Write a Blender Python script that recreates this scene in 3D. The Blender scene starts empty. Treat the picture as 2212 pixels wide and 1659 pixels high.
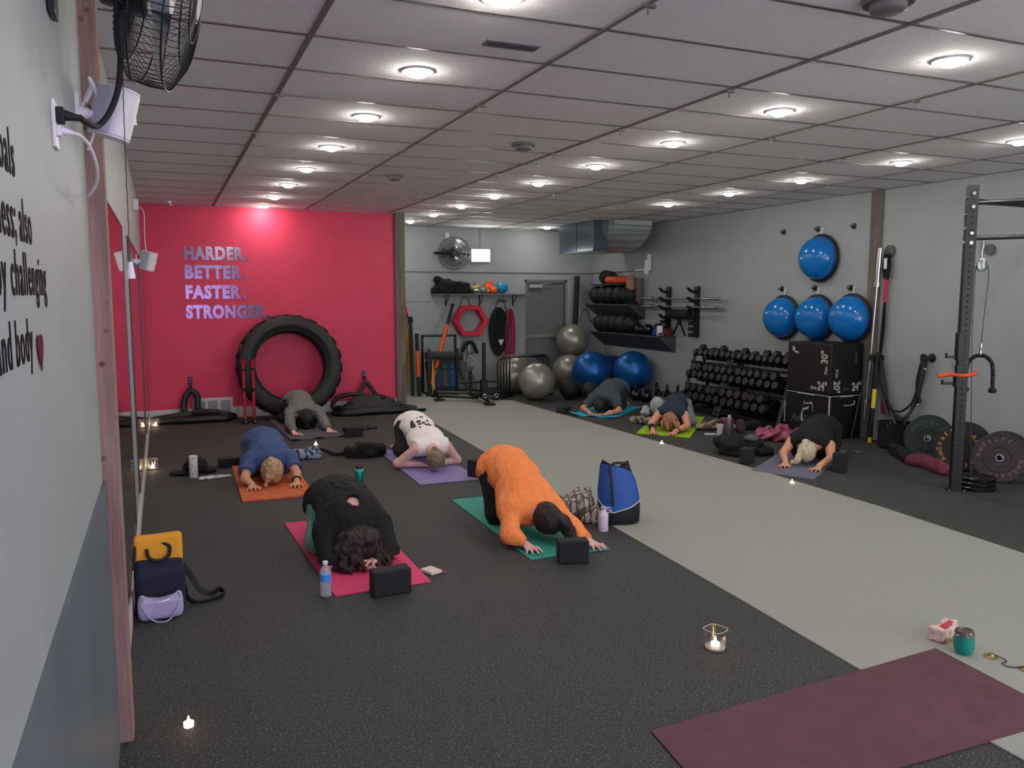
import bpy, math, random
import numpy as np
from mathutils import Vector, Matrix, Euler
random.seed(7)
PI = math.pi
scene = bpy.context.scene
COL = scene.collection

# ---------------------------------------------------------------- tagging
def tag(o, label, cat, group=None):
    o['label'] = label; o['category'] = cat
    if group: o['group'] = group
    return o
def thing(name, label, cat, loc=(0, 0, 0), rot=(0, 0, 0), group=None):
    o = bpy.data.objects.new(name, None); COL.objects.link(o)
    o.empty_display_size = .1
    o.location = loc; o.rotation_euler = rot
    return tag(o, label, cat, group)
def dup(root, loc=None, rot=None, label=None, group=None):
    def cp(o, par):
        c = o.copy(); COL.objects.link(c); c.parent = par
        for ch in list(o.children): cp(ch, c)
        return c
    r = cp(root, None)
    if loc is not None: r.location = loc
    if rot is not None: r.rotation_euler = rot
    if label: r['label'] = label
    if group: r['group'] = group
    return r
ORD = ['first', 'second', 'third', 'fourth', 'fifth', 'sixth', 'seventh', 'eighth', 'ninth', 'tenth', 'eleventh', 'twelfth', 'thirteenth', 'fourteenth', 'fifteenth', 'sixteenth', 'seventeenth', 'eighteenth']

# ---------------------------------------------------------------- materials
def lin(c):
    def f(v):
        v = v/255.
        return v/12.92 if v <= .04045 else ((v+.055)/1.055)**2.4
    return (f(c[0]), f(c[1]), f(c[2]), 1)
def M(name, rgb, rough=.6, metal=0., var=.08, scale=30., bump=.0, bscale=None, emit=0, spec=.5, dark=None, thr=None, sheen=0, trans=0, coat=0, aniso=None, coords='Object'):
    m = bpy.data.materials.new(name); m.use_nodes = True
    nt = m.node_tree; N = nt.nodes; L = nt.links
    b = N['Principled BSDF']
    b.inputs['Roughness'].default_value = rough
    b.inputs['Metallic'].default_value = metal
    b.inputs['Specular IOR Level'].default_value = spec
    b.inputs['Sheen Weight'].default_value = sheen
    b.inputs['Transmission Weight'].default_value = trans
    b.inputs['Coat Weight'].default_value = coat
    c = lin(rgb)
    b.inputs['Base Color'].default_value = c
    if emit:
        b.inputs['Emission Color'].default_value = c
        b.inputs['Emission Strength'].default_value = emit
    tc = N.new('ShaderNodeTexCoord')
    src = tc.outputs[coords]
    if aniso:
        mp = N.new('ShaderNodeMapping'); mp.inputs['Scale'].default_value = aniso
        L.new(src, mp.inputs['Vector']); src = mp.outputs['Vector']
    if var or dark:
        n = N.new('ShaderNodeTexNoise'); n.inputs['Scale'].default_value = scale
        n.inputs['Detail'].default_value = 4
        L.new(src, n.inputs['Vector'])
        r = N.new('ShaderNodeValToRGB'); e = r.color_ramp.elements
        if thr: e[0].position, e[1].position = thr
        else: e[0].position, e[1].position = .35, .65
        if dark: e[0].color = lin(dark)
        else: e[0].color = tuple(max(0, v*(1-var)) for v in c[:3])+(1,)
        e[1].color = tuple(min(1, v*(1+(0 if dark else var))) for v in c[:3])+(1,)
        L.new(n.outputs['Fac'], r.inputs['Fac']); L.new(r.outputs['Color'], b.inputs['Base Color'])
    if bump:
        n2 = N.new('ShaderNodeTexNoise'); n2.inputs['Scale'].default_value = bscale or scale
        n2.inputs['Detail'].default_value = 3
        L.new(src, n2.inputs['Vector'])
        bp = N.new('ShaderNodeBump'); bp.inputs['Strength'].default_value = bump; bp.inputs['Distance'].default_value = .01
        L.new(n2.outputs['Fac'], bp.inputs['Height']); L.new(bp.outputs['Normal'], b.inputs['Normal'])
    return m
def emis(name, rgb, s):
    m = bpy.data.materials.new(name); m.use_nodes = True
    nt = m.node_tree; nt.nodes.clear()
    e = nt.nodes.new('ShaderNodeEmission'); o = nt.nodes.new('ShaderNodeOutputMaterial')
    e.inputs[0].default_value = lin(rgb); e.inputs[1].default_value = s
    nt.links.new(e.outputs[0], o.inputs[0]); return m

# ---------------------------------------------------------------- mesh builder
class MB:
    def __init__(s): s.v = []; s.f = []
    def add(s, vs, fs, mat=None):
        n = len(s.v)
        if mat is not None: vs = [mat @ Vector(v) for v in vs]
        s.v += [tuple(v) for v in vs]; s.f += [tuple(i+n for i in f) for f in fs]
        return s
    def box(s, c, size, rot=None, taper=None):
        x, y, z = (d/2 for d in size)
        vs = [(sx*x*(1 if (sz < 0 or not taper) else taper), sy*y*(1 if (sz < 0 or not taper) else taper), sz*z) for sz in (-1, 1) for sy in (-1, 1) for sx in (-1, 1)]
        fs = [(0, 2, 3, 1), (4, 5, 7, 6), (0, 1, 5, 4), (1, 3, 7, 5), (3, 2, 6, 7), (2, 0, 4, 6)]
        m = Matrix.Translation(c)
        if rot: m = m @ Euler(rot).to_matrix().to_4x4()
        return s.add(vs, fs, m)
    def bb(s, lo, hi):
        return s.box([(a+b)/2 for a, b in zip(lo, hi)], [b-a for a, b in zip(lo, hi)])
    def cyl(s, a, b, r, r2=None, n=16, cap=True):
        a = Vector(a); b = Vector(b); d = b-a; r2 = r if r2 is None else r2
        q = Vector((0, 0, 1)).rotation_difference(d.normalized()).to_matrix().to_4x4()
        m = Matrix.Translation(a) @ q; h = d.length
        vs = [(r*math.cos(2*PI*i/n), r*math.sin(2*PI*i/n), 0) for i in range(n)]+[(r2*math.cos(2*PI*i/n), r2*math.sin(2*PI*i/n), h) for i in range(n)]
        fs = [(i, (i+1) % n, n+(i+1) % n, n+i) for i in range(n)]
        if cap: fs += [tuple(range(n-1, -1, -1)), tuple(range(n, 2*n))]
        return s.add(vs, fs, m)
    def lathe(s, prof, n=32, origin=(0, 0, 0), rot=None, axis=None, close=False):
        m = Matrix.Translation(origin)
        if rot: m = m @ Euler(rot).to_matrix().to_4x4()
        if axis: m = m @ Vector((0, 0, 1)).rotation_difference(Vector(axis).normalized()).to_matrix().to_4x4()
        vs = []; k = len(prof)
        for r, z in prof:
            for i in range(n): vs.append((r*math.cos(2*PI*i/n), r*math.sin(2*PI*i/n), z))
        fs = []
        for j in range(k if close else k-1):
            j2 = (j+1) % k
            for i in range(n):
                fs.append((j*n+i, j*n+(i+1) % n, j2*n+(i+1) % n, j2*n+i))
        if not close:
            if prof[0][0] > 1e-5: fs.append(tuple(range(n-1, -1, -1)))
            if prof[-1][0] > 1e-5: fs.append(tuple((k-1)*n+i for i in range(n)))
        return s.add(vs, fs, m)
    def sphere(s, c, r, n=24, sc=(1, 1, 1), rot=None):
        k = n//2; prof = [(math.sin(PI*i/k)*r+1e-6*(i in (0, k)), -math.cos(PI*i/k)*r) for i in range(k+1)]
        m = Matrix.Translation(c)
        if rot: m = m @ Euler(rot).to_matrix().to_4x4()
        m = m @ Matrix.Diagonal((*sc, 1))
        t = MB(); t.lathe(prof, n); return s.add(t.v, t.f, m)
    def tube(s, pts, r, n=8, closed=False, flat=None, smooth=0):
        P = [Vector(p) for p in pts]
        if smooth: P = spline(P, smooth, closed)
        K = len(P); vs = []; up = None
        for i, p in enumerate(P):
            t = (P[(i+1) % K]-P[i-1]) if closed else (P[min(i+1, K-1)]-P[max(i-1, 0)])
            t = t.normalized() if t.length > 1e-9 else Vector((0, 0, 1))
            if up is None:
                up = Vector((0, 0, 1)) if abs(t.z) < .9 else Vector((1, 0, 0))
            a = t.cross(up)
            if a.length < 1e-4: a = t.cross(Vector((0.3, 1, .2)))
            a.normalize(); b = a.cross(t).normalized(); up = b
            rr = r(i/(K-1)) if callable(r) else r
            for j in range(n):
                an = 2*PI*j/n
                vs.append(p+a*math.cos(an)*rr*(flat or 1)+b*math.sin(an)*rr)
        fs = []
        for i in range(K if closed else K-1):
            i2 = (i+1) % K
            for j in range(n): fs.append((i*n+j, i*n+(j+1) % n, i2*n+(j+1) % n, i2*n+j))
        if not closed: fs += [tuple(range(n-1, -1, -1)), tuple((K-1)*n+j for j in range(n))]
        return s.add(vs, fs)
    def prism(s, poly, z0, z1, m=None):
        n = len(poly)
        vs = [(x, y, z0) for x, y in poly]+[(x, y, z1) for x, y in poly]
        fs = [tuple(range(n-1, -1, -1)), tuple(range(n, 2*n))]+[(i, (i+1) % n, n+(i+1) % n, n+i) for i in range(n)]
        return s.add(vs, fs, m)
    def torus(s, c, R, r, axis=(0, 0, 1), n=32, k=10):
        prof = [(R+r*math.cos(2*PI*i/k), r*math.sin(2*PI*i/k)) for i in range(k)]
        return s.lathe(prof, n, origin=c, axis=axis, close=True)
    def build(s, name, mat, parent=None, smooth=35, bevel=0, seg=2, loc=None, kind=None):
        me = bpy.data.meshes.new(name); me.from_pydata(s.v, [], s.f)
        me.validate()
        fixn(me)
        return link(name, me, mat, parent, smooth, bevel, seg, loc, kind)
def fixn(me):
    import bmesh
    bm = bmesh.new(); bm.from_mesh(me); bmesh.ops.recalc_face_normals(bm, faces=bm.faces); bm.to_mesh(me); bm.free()
def link(name, me, mat, parent=None, smooth=35, bevel=0, seg=2, loc=None, kind=None):
    for mt in (mat if isinstance(mat, (list, tuple)) else [mat]): me.materials.append(mt)
    if smooth is not None:
        me.shade_smooth()
        if smooth < 180: me.set_sharp_from_angle(angle=math.radians(smooth))
    o = bpy.data.objects.new(name, me); COL.objects.link(o)
    if parent is not None: o.parent = parent
    if loc is not None: o.location = loc
    if bevel:
        b = o.modifiers.new('bev', 'BEVEL'); b.width = bevel; b.segments = seg; b.limit_method = 'ANGLE'; b.harden_normals = True
    if kind: o['kind'] = kind
    return o
def spline(P, k, closed=False):
    out = []; n = len(P)
    for i in range(n if closed else n-1):
        g = (lambda j: P[j % n]) if closed else (lambda j: P[max(0, min(n-1, j))])
        p0, p1, p2, p3 = g(i-1), g(i), g(i+1), g(i+2)
        for q in range(k):
            t = q/k
            out.append(.5*((2*p1)+(p2-p0)*t+(2*p0-5*p1+4*p2-p3)*t*t+(3*p1-p0-3*p2+p3)*t**3))
    if not closed: out.append(P[-1])
    return out
def bx(name, lo, hi, mat, parent=None, bevel=0, kind=None):
    return MB().bb(lo, hi).build(name, mat, parent, bevel=bevel, kind=kind)
def single(o, label, cat, group=None): return tag(o, label, cat, group)

def text(name, body, size, mat, M4, parent=None, ext=.004, off=0., align='LEFT', sx=1., spacing=1.):
    cu = bpy.data.curves.new(name, 'FONT'); cu.body = body; cu.size = size; cu.extrude = ext; cu.offset = off
    cu.align_x = align; cu.space_character = spacing; cu.resolution_u = 3
    o = bpy.data.objects.new(name, cu); COL.objects.link(o)
    bpy.context.view_layer.update()
    me = bpy.data.meshes.new_from_object(o.evaluated_get(bpy.context.evaluated_depsgraph_get()))
    COL.objects.unlink(o); bpy.data.objects.remove(o)
    me.transform(Matrix.Diagonal((sx, 1, 1, 1))); me.transform(M4)
    me.materials.clear()
    return link(name, me, mat, parent, smooth=None)
def frame(o, x, y, z=None):
    x = Vector(x).normalized(); y = Vector(y).normalized(); z = x.cross(y)
    m = Matrix((x, y, z)).transposed().to_4x4(); m.translation = Vector(o); return m

# ---------------------------------------------------------------- implicit surfaces
def smin(a, b, k):
    h = np.clip(.5+.5*(b-a)/k, 0, 1)
    return b+(a-b)*h-k*h*(1-h)
class SDF:
    def __init__(s, lo, hi, h=.007):
        s.lo = np.array(lo, float); s.h = h
        s.n = np.maximum(4, np.ceil((np.array(hi)-s.lo)/h).astype(int)+1)
        s.a = np.full(s.n, .3, np.float32)
        s.ax = [(s.lo[i]+np.arange(s.n[i])*h).astype(np.float32) for i in range(3)]
    def region(s, lo, hi, pad):
        i0 = np.clip(np.floor((np.array(lo)-pad-s.lo)/s.h).astype(int), 0, s.n-1)
        i1 = np.clip(np.ceil((np.array(hi)+pad-s.lo)/s.h).astype(int)+1, 1, s.n)
        sl = tuple(slice(a, max(b, a+1)) for a, b in zip(i0, i1))
        return sl, s.ax[0][sl[0]][:, None, None], s.ax[1][sl[1]][None, :, None], s.ax[2][sl[2]][None, None, :]
    def put(s, sl, d, k, sub=False):
        if sub: s.a[sl] = -smin(-s.a[sl], d, k)
        else: s.a[sl] = smin(s.a[sl], d, k)
    def cap(s, a, b, ra, rb=None, k=.02, sub=False, flat=1.):
        rb = ra if rb is None else rb
        a = np.array(a, float); b = np.array(b, float); R = max(ra, rb)
        sl, X, Y, Z = s.region(np.minimum(a, b)-R, np.maximum(a, b)+R, k+3*s.h)
        d = b-a; L2 = max(d@d, 1e-9)
        t = np.clip(((X-a[0])*d[0]+(Y-a[1])*d[1]+(Z-a[2])*d[2])/L2, 0, 1)
        q = np.sqrt((X-a[0]-t*d[0])**2+(Y-a[1]-t*d[1])**2+((Z-a[2]-t*d[2])*flat)**2)-(ra+(rb-ra)*t)
        s.put(sl, q, k, sub); return s
    def chain(s, pts, rs, k=.02, flat=1.):
        for i in range(len(pts)-1): s.cap(pts[i], pts[i+1], rs[i], rs[i+1], k, flat=flat)
        return s
    def ell(s, c, r, rot=None, k=.02, sub=False):
        c = np.array(c, float); r = np.array(r, float); R = r.max()
        sl, X, Y, Z = s.region(c-R, c+R, k+3*s.h)
        X = X-c[0]; Y = Y-c[1]; Z = Z-c[2]
        if rot is not None:
            m = np.array(Euler(rot).to_matrix())
            X, Y, Z = (m[0, i]*X+m[1, i]*Y+m[2, i]*Z for i in range(3))
        k0 = np.sqrt((X/r[0])**2+(Y/r[1])**2+(Z/r[2])**2)
        k1 = np.sqrt((X/r[0]**2)**2+(Y/r[1]**2)**2+(Z/r[2]**2)**2)+1e-6
        q = np.where(k0 < 1e-3, -r.min(), k0*(k0-1)/k1)
        s.put(sl, q, k, sub); return s
    def rbox(s, c, hs, rnd=.02, rot=None, k=.02, sub=False):
        c = np.array(c, float); hs = np.array(hs, float); R = np.linalg.norm(hs)
        sl, X, Y, Z = s.region(c-R, c+R, k+3*s.h)
        X = X-c[0]; Y = Y-c[1]; Z = Z-c[2]
        if rot is not None:
            m = np.array(Euler(rot).to_matrix())
            X, Y, Z = (m[0, i]*X+m[1, i]*Y+m[2, i]*Z for i in range(3))
        a = np.abs(X)-hs[0]+rnd; b = np.abs(Y)-hs[1]+rnd; g = np.abs(Z)-hs[2]+rnd
        q = np.sqrt(np.maximum(a, 0)**2+np.maximum(b, 0)**2+np.maximum(g, 0)**2)+np.minimum(np.maximum(np.maximum(a, b), g), 0)-rnd
        s.put(sl, q, k, sub); return s
    def clip(s, p, n):
        """keep the side the normal points AWAY from"""
        n = np.array(n, float); n /= np.linalg.norm(n)
        d = (s.ax[0][:, None, None]-p[0])*n[0]+(s.ax[1][None, :, None]-p[1])*n[1]+(s.ax[2][None, None, :]-p[2])*n[2]
        s.a = np.maximum(s.a, d.astype(np.float32)); return s
    def clipball(s, p, n, R):
        n = np.array(n, float); n /= np.linalg.norm(n); p = np.array(p, float)
        sl, X, Y, Z = s.region(p-R, p+R, 0)
        d = (X-p[0])*n[0]+(Y-p[1])*n[1]+(Z-p[2])*n[2]
        inside = ((X-p[0])**2+(Y-p[1])**2+(Z-p[2])**2) < R*R
        s.a[sl] = np.where(inside, np.maximum(s.a[sl], d), s.a[sl]); return s
    def noise(s, amp, freq, seed=0, n=7, ridge=False, aniso=(1, 1, 1)):
        rng = np.random.RandomState(seed)
        m = np.abs(s.a) < .06
        I = np.nonzero(m)
        P = np.stack([s.ax[i][I[i]]*aniso[i] for i in range(3)], 1)
        v = np.zeros(len(P), np.float32)
        W = np.sin(P@(rng.normal(size=(3, 3))*freq*.4)+rng.rand(3)*6)*.7
        for j in range(n):
            d = rng.normal(size=3); d *= freq*(.6+1.1*rng.rand())/np.linalg.norm(d)
            w = np.sin(P@d+rng.rand()*6.3+W@rng.normal(size=3))
            v += (1-2*np.abs(w)) if ridge else w
        s.a[I] += amp*v/math.sqrt(n); return s
    def mesh(s, name):
        a = s.a.copy()
        for ax in range(3):
            for e in (0, -1):
                ix = [slice(None)]*3; ix[ax] = e; a[tuple(ix)] = np.maximum(a[tuple(ix)], .01)
        ins = a < 0; n = s.n
        c = np.zeros(n-1, np.int8)
        sh = [(i, j, k) for i in (0, 1) for j in (0, 1) for k in (0, 1)]
        for i, j, k in sh: c += ins[i:n[0]-1+i, j:n[1]-1+j, k:n[2]-1+k]
        act = (c > 0) & (c < 8)
        I = np.stack(np.nonzero(act), 1)
        idm = np.full(n-1, -1, np.int32); idm[act] = np.arange(len(I))
        V = np.zeros((len(I), 3)); cnt = np.zeros(len(I))
        val = {o: a[I[:, 0]+o[0], I[:, 1]+o[1], I[:, 2]+o[2]] for o in sh}
        for o in sh:
            for ax in range(3):
                if o[ax] == 0:
                    o2 = list(o); o2[ax] = 1; o2 = tuple(o2)
                    va, vb = val[o], val[o2]; m = (va < 0) != (vb < 0)
                    t = np.where(m, va/np.where(m, va-vb, 1), 0)
                    p = np.tile(np.array(o, float), (len(I), 1)); p[:, ax] += t
                    V += p*m[:, None]; cnt += m
        V = (V/cnt[:, None]+I)*s.h+s.lo
        F = []
        for ax in range(3):
            b, d = [(1, 2), (2, 0), (0, 1)][ax]
            i1 = [slice(1, -1)]*3; i2 = [slice(1, -1)]*3
            i1[ax] = slice(0, -1); i2[ax] = slice(1, None)
            A = ins[tuple(i1)]; B = ins[tuple(i2)]
            for flip, mm in ((0, A & ~B), (1, ~A & B)):
                E = np.stack(np.nonzero(mm), 1)
                E[:, b] += 1; E[:, d] += 1
                q = []
                for db, dd in ((0, 0), (-1, 0), (-1, -1), (0, -1)):
                    G = E.copy(); G[:, b] += db; G[:, d] += dd
                    q.append(idm[G[:, 0], G[:, 1], G[:, 2]])
                q = np.stack(q, 1)
                if flip: q = q[:, ::-1]
                F.append(q)
        F = np.concatenate(F); F = F[(F >= 0).all(1)]
        me = bpy.data.meshes.new(name)
        me.vertices.add(len(V)); me.vertices.foreach_set('co', V.astype(np.float32).ravel())
        me.loops.add(F.size); me.loops.foreach_set('vertex_index', F.astype(np.int32).ravel())
        me.polygons.add(len(F)); me.polygons.foreach_set('loop_start', np.arange(0, F.size, 4, dtype=np.int32))
        me.update(calc_edges=True)
        return me
    def build(s, name, mat, parent=None, loc=None, col=None):
        me = s.mesh(name)
        if col is not None:
            V = np.zeros(len(me.vertices)*3, np.float32); me.vertices.foreach_get('co', V); V = V.reshape(-1, 3)
            at = me.color_attributes.new('Pattern', 'FLOAT_COLOR', 'POINT')
            at.data.foreach_set('color', col(V).astype(np.float32).ravel())
        return link(name, me, mat, parent, 180, loc=loc)
# ================================================================ materials
m_wall = M('grey_wall_paint', (160, 166, 165), .55, var=.03, scale=3, bump=.08, bscale=60)
m_red = M('red_wall_paint', (216, 54, 88), .55, var=.04, scale=4, bump=.15, bscale=60)
m_wains = M('slate_paint', (98, 108, 114), .5, var=.06, scale=3, bump=.05, bscale=5)
m_white = M('white_paint', (205, 203, 198), .45, var=.03, scale=10)
m_ceil = M('ceiling_tile', (238, 234, 234), .9, var=.05, scale=55, bump=.25, bscale=120)
m_tee = M('ceiling_tee_paint', (128, 120, 118), .30, metal=.65, var=.05, scale=20)
m_tee2 = M('main_tee_paint', (124, 116, 114), .7, var=.05, scale=20)
m_turf = M('turf_pile', (156, 158, 147), .95, var=.10, scale=220, bump=.4, bscale=260)
m_wood = M('rough_timber', (150, 122, 112), .85, var=.22, scale=6, bump=.4, bscale=30, aniso=(3, 3, .35))
_n = m_wood.node_tree; _v = _n.nodes.new('ShaderNodeTexVoronoi'); _v.inputs['Scale'].default_value = 14
_r = _n.nodes.new('ShaderNodeValToRGB'); _r.color_ramp.elements[0].position = .10; _r.color_ramp.elements[1].position = .22; _r.color_ramp.elements[0].color = (.16, .08, .06, 1)
_mx = _n.nodes.new('ShaderNodeMix'); _mx.data_type = 'RGBA'; _mx.blend_type = 'MULTIPLY'; _mx.inputs['Factor'].default_value = .8
_p = _n.nodes['Principled BSDF']; _o = _p.inputs['Base Color'].links[0].from_socket
_n.links.new(_n.nodes['Texture Coordinate'].outputs['Object'], _v.inputs['Vector']); _n.links.new(_v.outputs['Distance'], _r.inputs['Fac'])
_n.links.new(_o, _mx.inputs['A']); _n.links.new(_r.outputs['Color'], _mx.inputs['B']); _n.links.new(_mx.outputs['Result'], _p.inputs['Base Color'])
m_wood2 = M('grey_timber', (108, 100, 92), .85, var=.22, scale=6, bump=.3, bscale=30, aniso=(3, 3, .35))
m_black = M('black_powder_coat', (10, 11, 11), .4, var=.15, scale=40)
m_blk = M('black_rubber', (16, 17, 17), .7, var=.2, scale=60, bump=.2)
m_blks = M('black_gloss', (12, 12, 13), .25, var=.1, scale=20)
m_blkf = M('black_fabric', (13, 13, 14), .9, var=.25, scale=60, bump=.3)
m_foam = M('black_foam', (27, 27, 29), .8, var=.2, scale=150, bump=.3)
m_chrome = M('chrome', (200, 200, 198), .22, metal=1, var=.03, scale=10)
m_steel = M('galvanised_steel', (150, 154, 152), .35, metal=.9, var=.12, scale=14)
m_dsteel = M('dark_steel', (70, 72, 72), .4, metal=.8, var=.1, scale=20)
m_wplast = M('white_plastic', (230, 229, 230), .4, var=.02, scale=20)
m_mirror = bpy.data.materials.new('mirror_glass'); m_mirror.use_nodes = True
_b = m_mirror.node_tree.nodes['Principled BSDF']; _b.inputs['Metallic'].default_value = 1; _b.inputs['Roughness'].default_value = .02
_b.inputs['Base Color'].default_value = (.66, .68, .68, 1)

def floor_mat():
    m = bpy.data.materials.new('speckled_rubber'); m.use_nodes = True
    nt = m.node_tree; N = nt.nodes; L = nt.links; b = N['Principled BSDF']
    b.inputs['Roughness'].default_value = .72; b.inputs['Specular IOR Level'].default_value = .35
    tc = N.new('ShaderNodeTexCoord')
    n1 = N.new('ShaderNodeTexNoise'); n1.inputs['Scale'].default_value = 105; n1.inputs['Detail'].default_value = 3; n1.inputs['Roughness'].default_value = .6
    L.new(tc.outputs['Object'], n1.inputs['Vector'])
    r = N.new('ShaderNodeValToRGB'); r.color_ramp.elements[0].position = .54; r.color_ramp.elements[1].position = .68
    r.color_ramp.elements[0].color = lin((50, 53, 51)); r.color_ramp.elements[1].color = lin((110, 115, 110))
    L.new(n1.outputs['Fac'], r.inputs['Fac'])
    n2 = N.new('ShaderNodeTexNoise'); n2.inputs['Scale'].default_value = 1.3
    L.new(tc.outputs['Object'], n2.inputs['Vector'])
    mx = N.new('ShaderNodeMix'); mx.data_type = 'RGBA'; mx.blend_type = 'MULTIPLY'; mx.inputs['Factor'].default_value = .35
    L.new(r.outputs['Color'], mx.inputs['A']); L.new(n2.outputs['Color'], mx.inputs['B'])
    hs = N.new('ShaderNodeHueSaturation'); hs.inputs['Saturation'].default_value = .25; hs.inputs['Value'].default_value = 1.15
    L.new(mx.outputs['Result'], hs.inputs['Color']); L.new(hs.outputs['Color'], b.inputs['Base Color'])
    bp = N.new('ShaderNodeBump'); bp.inputs['Strength'].default_value = .35; bp.inputs['Distance'].default_value = .004
    L.new(n1.outputs['Fac'], bp.inputs['Height']); L.new(bp.outputs['Normal'], b.inputs['Normal'])
    return m
m_floor = floor_mat()

# ================================================================ shell
H = 2.91; XL = -.92; XR = 7.0; YR = 7.93; YB = 10.0; XP = 2.66; YN = -6.6
bx('floor', (XL-.2, YN-.2, -.1), (XR+.2, YB+.2, 0), m_floor, kind='structure')
# grey turf lane
left = [(2.78, 10.0), (2.66, 7.8), (2.46, 3.93), (2.30, 1.07), (2.22, -.48), (2.16, -1.4), (2.05, -6.6)]
right = [(4.49, -6.6), (4.47, -.6), (4.57, .74), (4.6, 2.37), (4.56, 3.86), (4.52, 6.12), (4.47, 8.05), (4.1, 8.35), (4.1, 10.0)]
MB().prism(left+right, 0, .006).build('floor_turf', m_turf, kind='structure')
bx('ceiling', (XL-.2, YN-.2, H), (XR+.2, YB+.2, H+.1), m_ceil, kind='structure')
bx('wall_left', (XL-.15, YN-.2, 0), (XL, YR+.1, H), m_wall, kind='structure')
bx('wall_right', (XR, YN-.2, 0), (XR+.15, YB+.2, H), m_wall, kind='structure')
bx('wall_red', (XL, YR, 0), (XP-.14, YR+.12, H), m_red, kind='structure')
bx('wall_alcove_side', (XP-.14, YR+.12, 0), (XP-.02, YB, H), m_wall, kind='structure')
w = MB(); w.bb((XP-.14, YB, 0), (5.56, YB+.15, H)).bb((6.45, YB, 0), (XR, YB+.15, H)).bb((5.56, YB, 1.99), (6.45, YB+.15, H))
w.build('wall_back', m_wall, kind='structure')
w = MB(); zz = (.75, 2.3); xx = (-.75, 1.35)
w.bb((XL-.1, YN-.15, 0), (xx[0], YN, H)).bb((xx[1], YN-.15, 0), (3.1, YN, H)).bb((6.7, YN-.15, 0), (XR, YN, H)).bb((3.1, YN-.15, 0), (6.7, YN, .2)).bb((3.1, YN-.15, 2.6), (6.7, YN, H)).bb((xx[0], YN-.15, 0), (xx[1], YN, zz[0])).bb((xx[0], YN-.15, zz[1]), (xx[1], YN, H))
w.build('wall_front', m_wall, kind='structure')
m_sky = emis('dusk_light', (214, 186, 255), 4.2)
f = MB().bb((xx[0], YN-.14, zz[0]), (xx[0]+.06, YN+.02, zz[1])).bb((xx[1]-.06, YN-.14, zz[0]), (xx[1], YN+.02, zz[1])).bb((xx[0], YN-.14, zz[0]), (xx[1], YN+.04, zz[0]+.06)).bb((xx[0], YN-.14, zz[1]-.06), (xx[1], YN+.02, zz[1])).bb((.27, YN-.14, zz[0]), (.33, YN+.02, zz[1])).build('window_1', m_white, kind='structure')
bx('window_pane', (xx[0]+.06, YN-.12, zz[0]+.06), (xx[1]-.06, YN-.1, zz[1]-.06), m_sky, f, kind='structure')

# wainscot on near left wall, baseboards, posts
bx('trim_1', (XL, YN, 0), (XL+.012, -.72, 1.02), m_wains, kind='structure')
bx('trim_2', (XL-.05, -.72, -.01), (XL+.058, -.60, H), m_wood, kind='structure', bevel=.003)
bx('trim_3', (XP-.15, YR-.06, 0), (XP+.0, YR+.10, H), m_wood2, kind='structure', bevel=.004)
bx('trim_4', (XR-.03, 3.08, 0), (XR+.01, 3.24, H), m_wood2, kind='structure', bevel=.003)
bx('baseboard_left', (XL, -.6, 0), (XL+.02, YR, .11), m_white, kind='structure', bevel=.003)
bx('baseboard_red', (XL, YR-.018, 0), (XP-.15, YR, .15), m_white, kind='structure', bevel=.003)
# ceiling grid
g = MB()
for i in range(-1, 7):
    x = 1.22*i
    if XL < x < XR: g.bb((x-.013, YN, H-.008), (x+.013, YB, H+.002))
g.build('trim_5', m_tee2, kind='structure')
g = MB()
for j in range(-11, 17):
    y = .61*j
    if YN < y < YB: g.bb((XL, y-.009, H-.005), (XR, y+.009, H+.002))
g.bb((XL, YR-.02, H-.008), (XP-.15, YR, H)).bb((XR-.02, YN, H-.006), (XR, YB, H)).bb((XP, YB-.02, H-.006), (XR, YB, H))
g.build('trim_6', m_tee, kind='structure')
# small hanger clips on the main tees
clips = MB()
for x, y in ((1.22, -.98), (1.22, .98), (1.22, 2.75), (2.44, .05), (2.44, 1.3), (2.44, 2.4), (0, 1.2), (0, 2.45), (3.66, 1.1), (3.66, -.2), (3.66, 4.9), (2.44, 3.7), (4.88, 1.6), (4.88, 3.2)):
    clips.cyl((x, y, H-.008), (x, y, H-.05), .004, n=6).box((x+.01, y, H-.014), (.05, .02, .012))
clips.build('trim_7', m_tee, kind='structure')
# surface conduit and panel seams on the alcove walls
s = MB().bb((XP, YB-.012, 2.105), (6.99, YB, 2.122)).bb((XP, YB-.004, 1.585), (3.85, YB, 1.592)).bb((6.98, 8.25, 2.12), (7.0, 10.0, 2.135))
s.build('trim_8', M('conduit_paint', (96, 98, 96), .5), kind='structure')

# ================================================================ ceiling lights
m_lamp = emis('downlight_glow', (255, 250, 244), 62)
m_ring = M('downlight_ring', (235, 235, 232), .5)
def light(x, y, label, grp, first=[None]):
    if first[0] is None:
        t = thing('ceiling_light', label, 'light', (x, y, H), group=grp)
        MB().lathe([(.062, -.004), (.085, -.008), (.09, -.001), (.088, .002)], 32).build('trim_ring', m_ring, t)
        MB().lathe([(.001, -.036), (.03, -.034), (.05, -.025), (.06, -.012), (.062, -.003)], 32).build('diffuser', m_lamp, t)
        first[0] = t; return t
    return dup(first[0], (x, y, H), label=label, group=grp)
L1 = [-5.7, -4.5, -3.25, -2.03, -.8, .4, 1.625, 2.87, 4.13, 5.35, 6.57, 7.66]
for i, y in enumerate(L1):
    v = i-4
    lab = ('round white downlight behind the photographer in the row nearer the lettered wall' if v < 0 else 'round white downlight, %s from the lens in the row that ends at the red wall' % ORD[v])
    light(.638, y, lab, 'downlights in the row ending at the red wall')
L2 = [-4.7, -3.4, -2.15, -.88, .394, 1.62, 2.88, 4.16, 5.43, 6.65, 7.9, 9.14]
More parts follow.
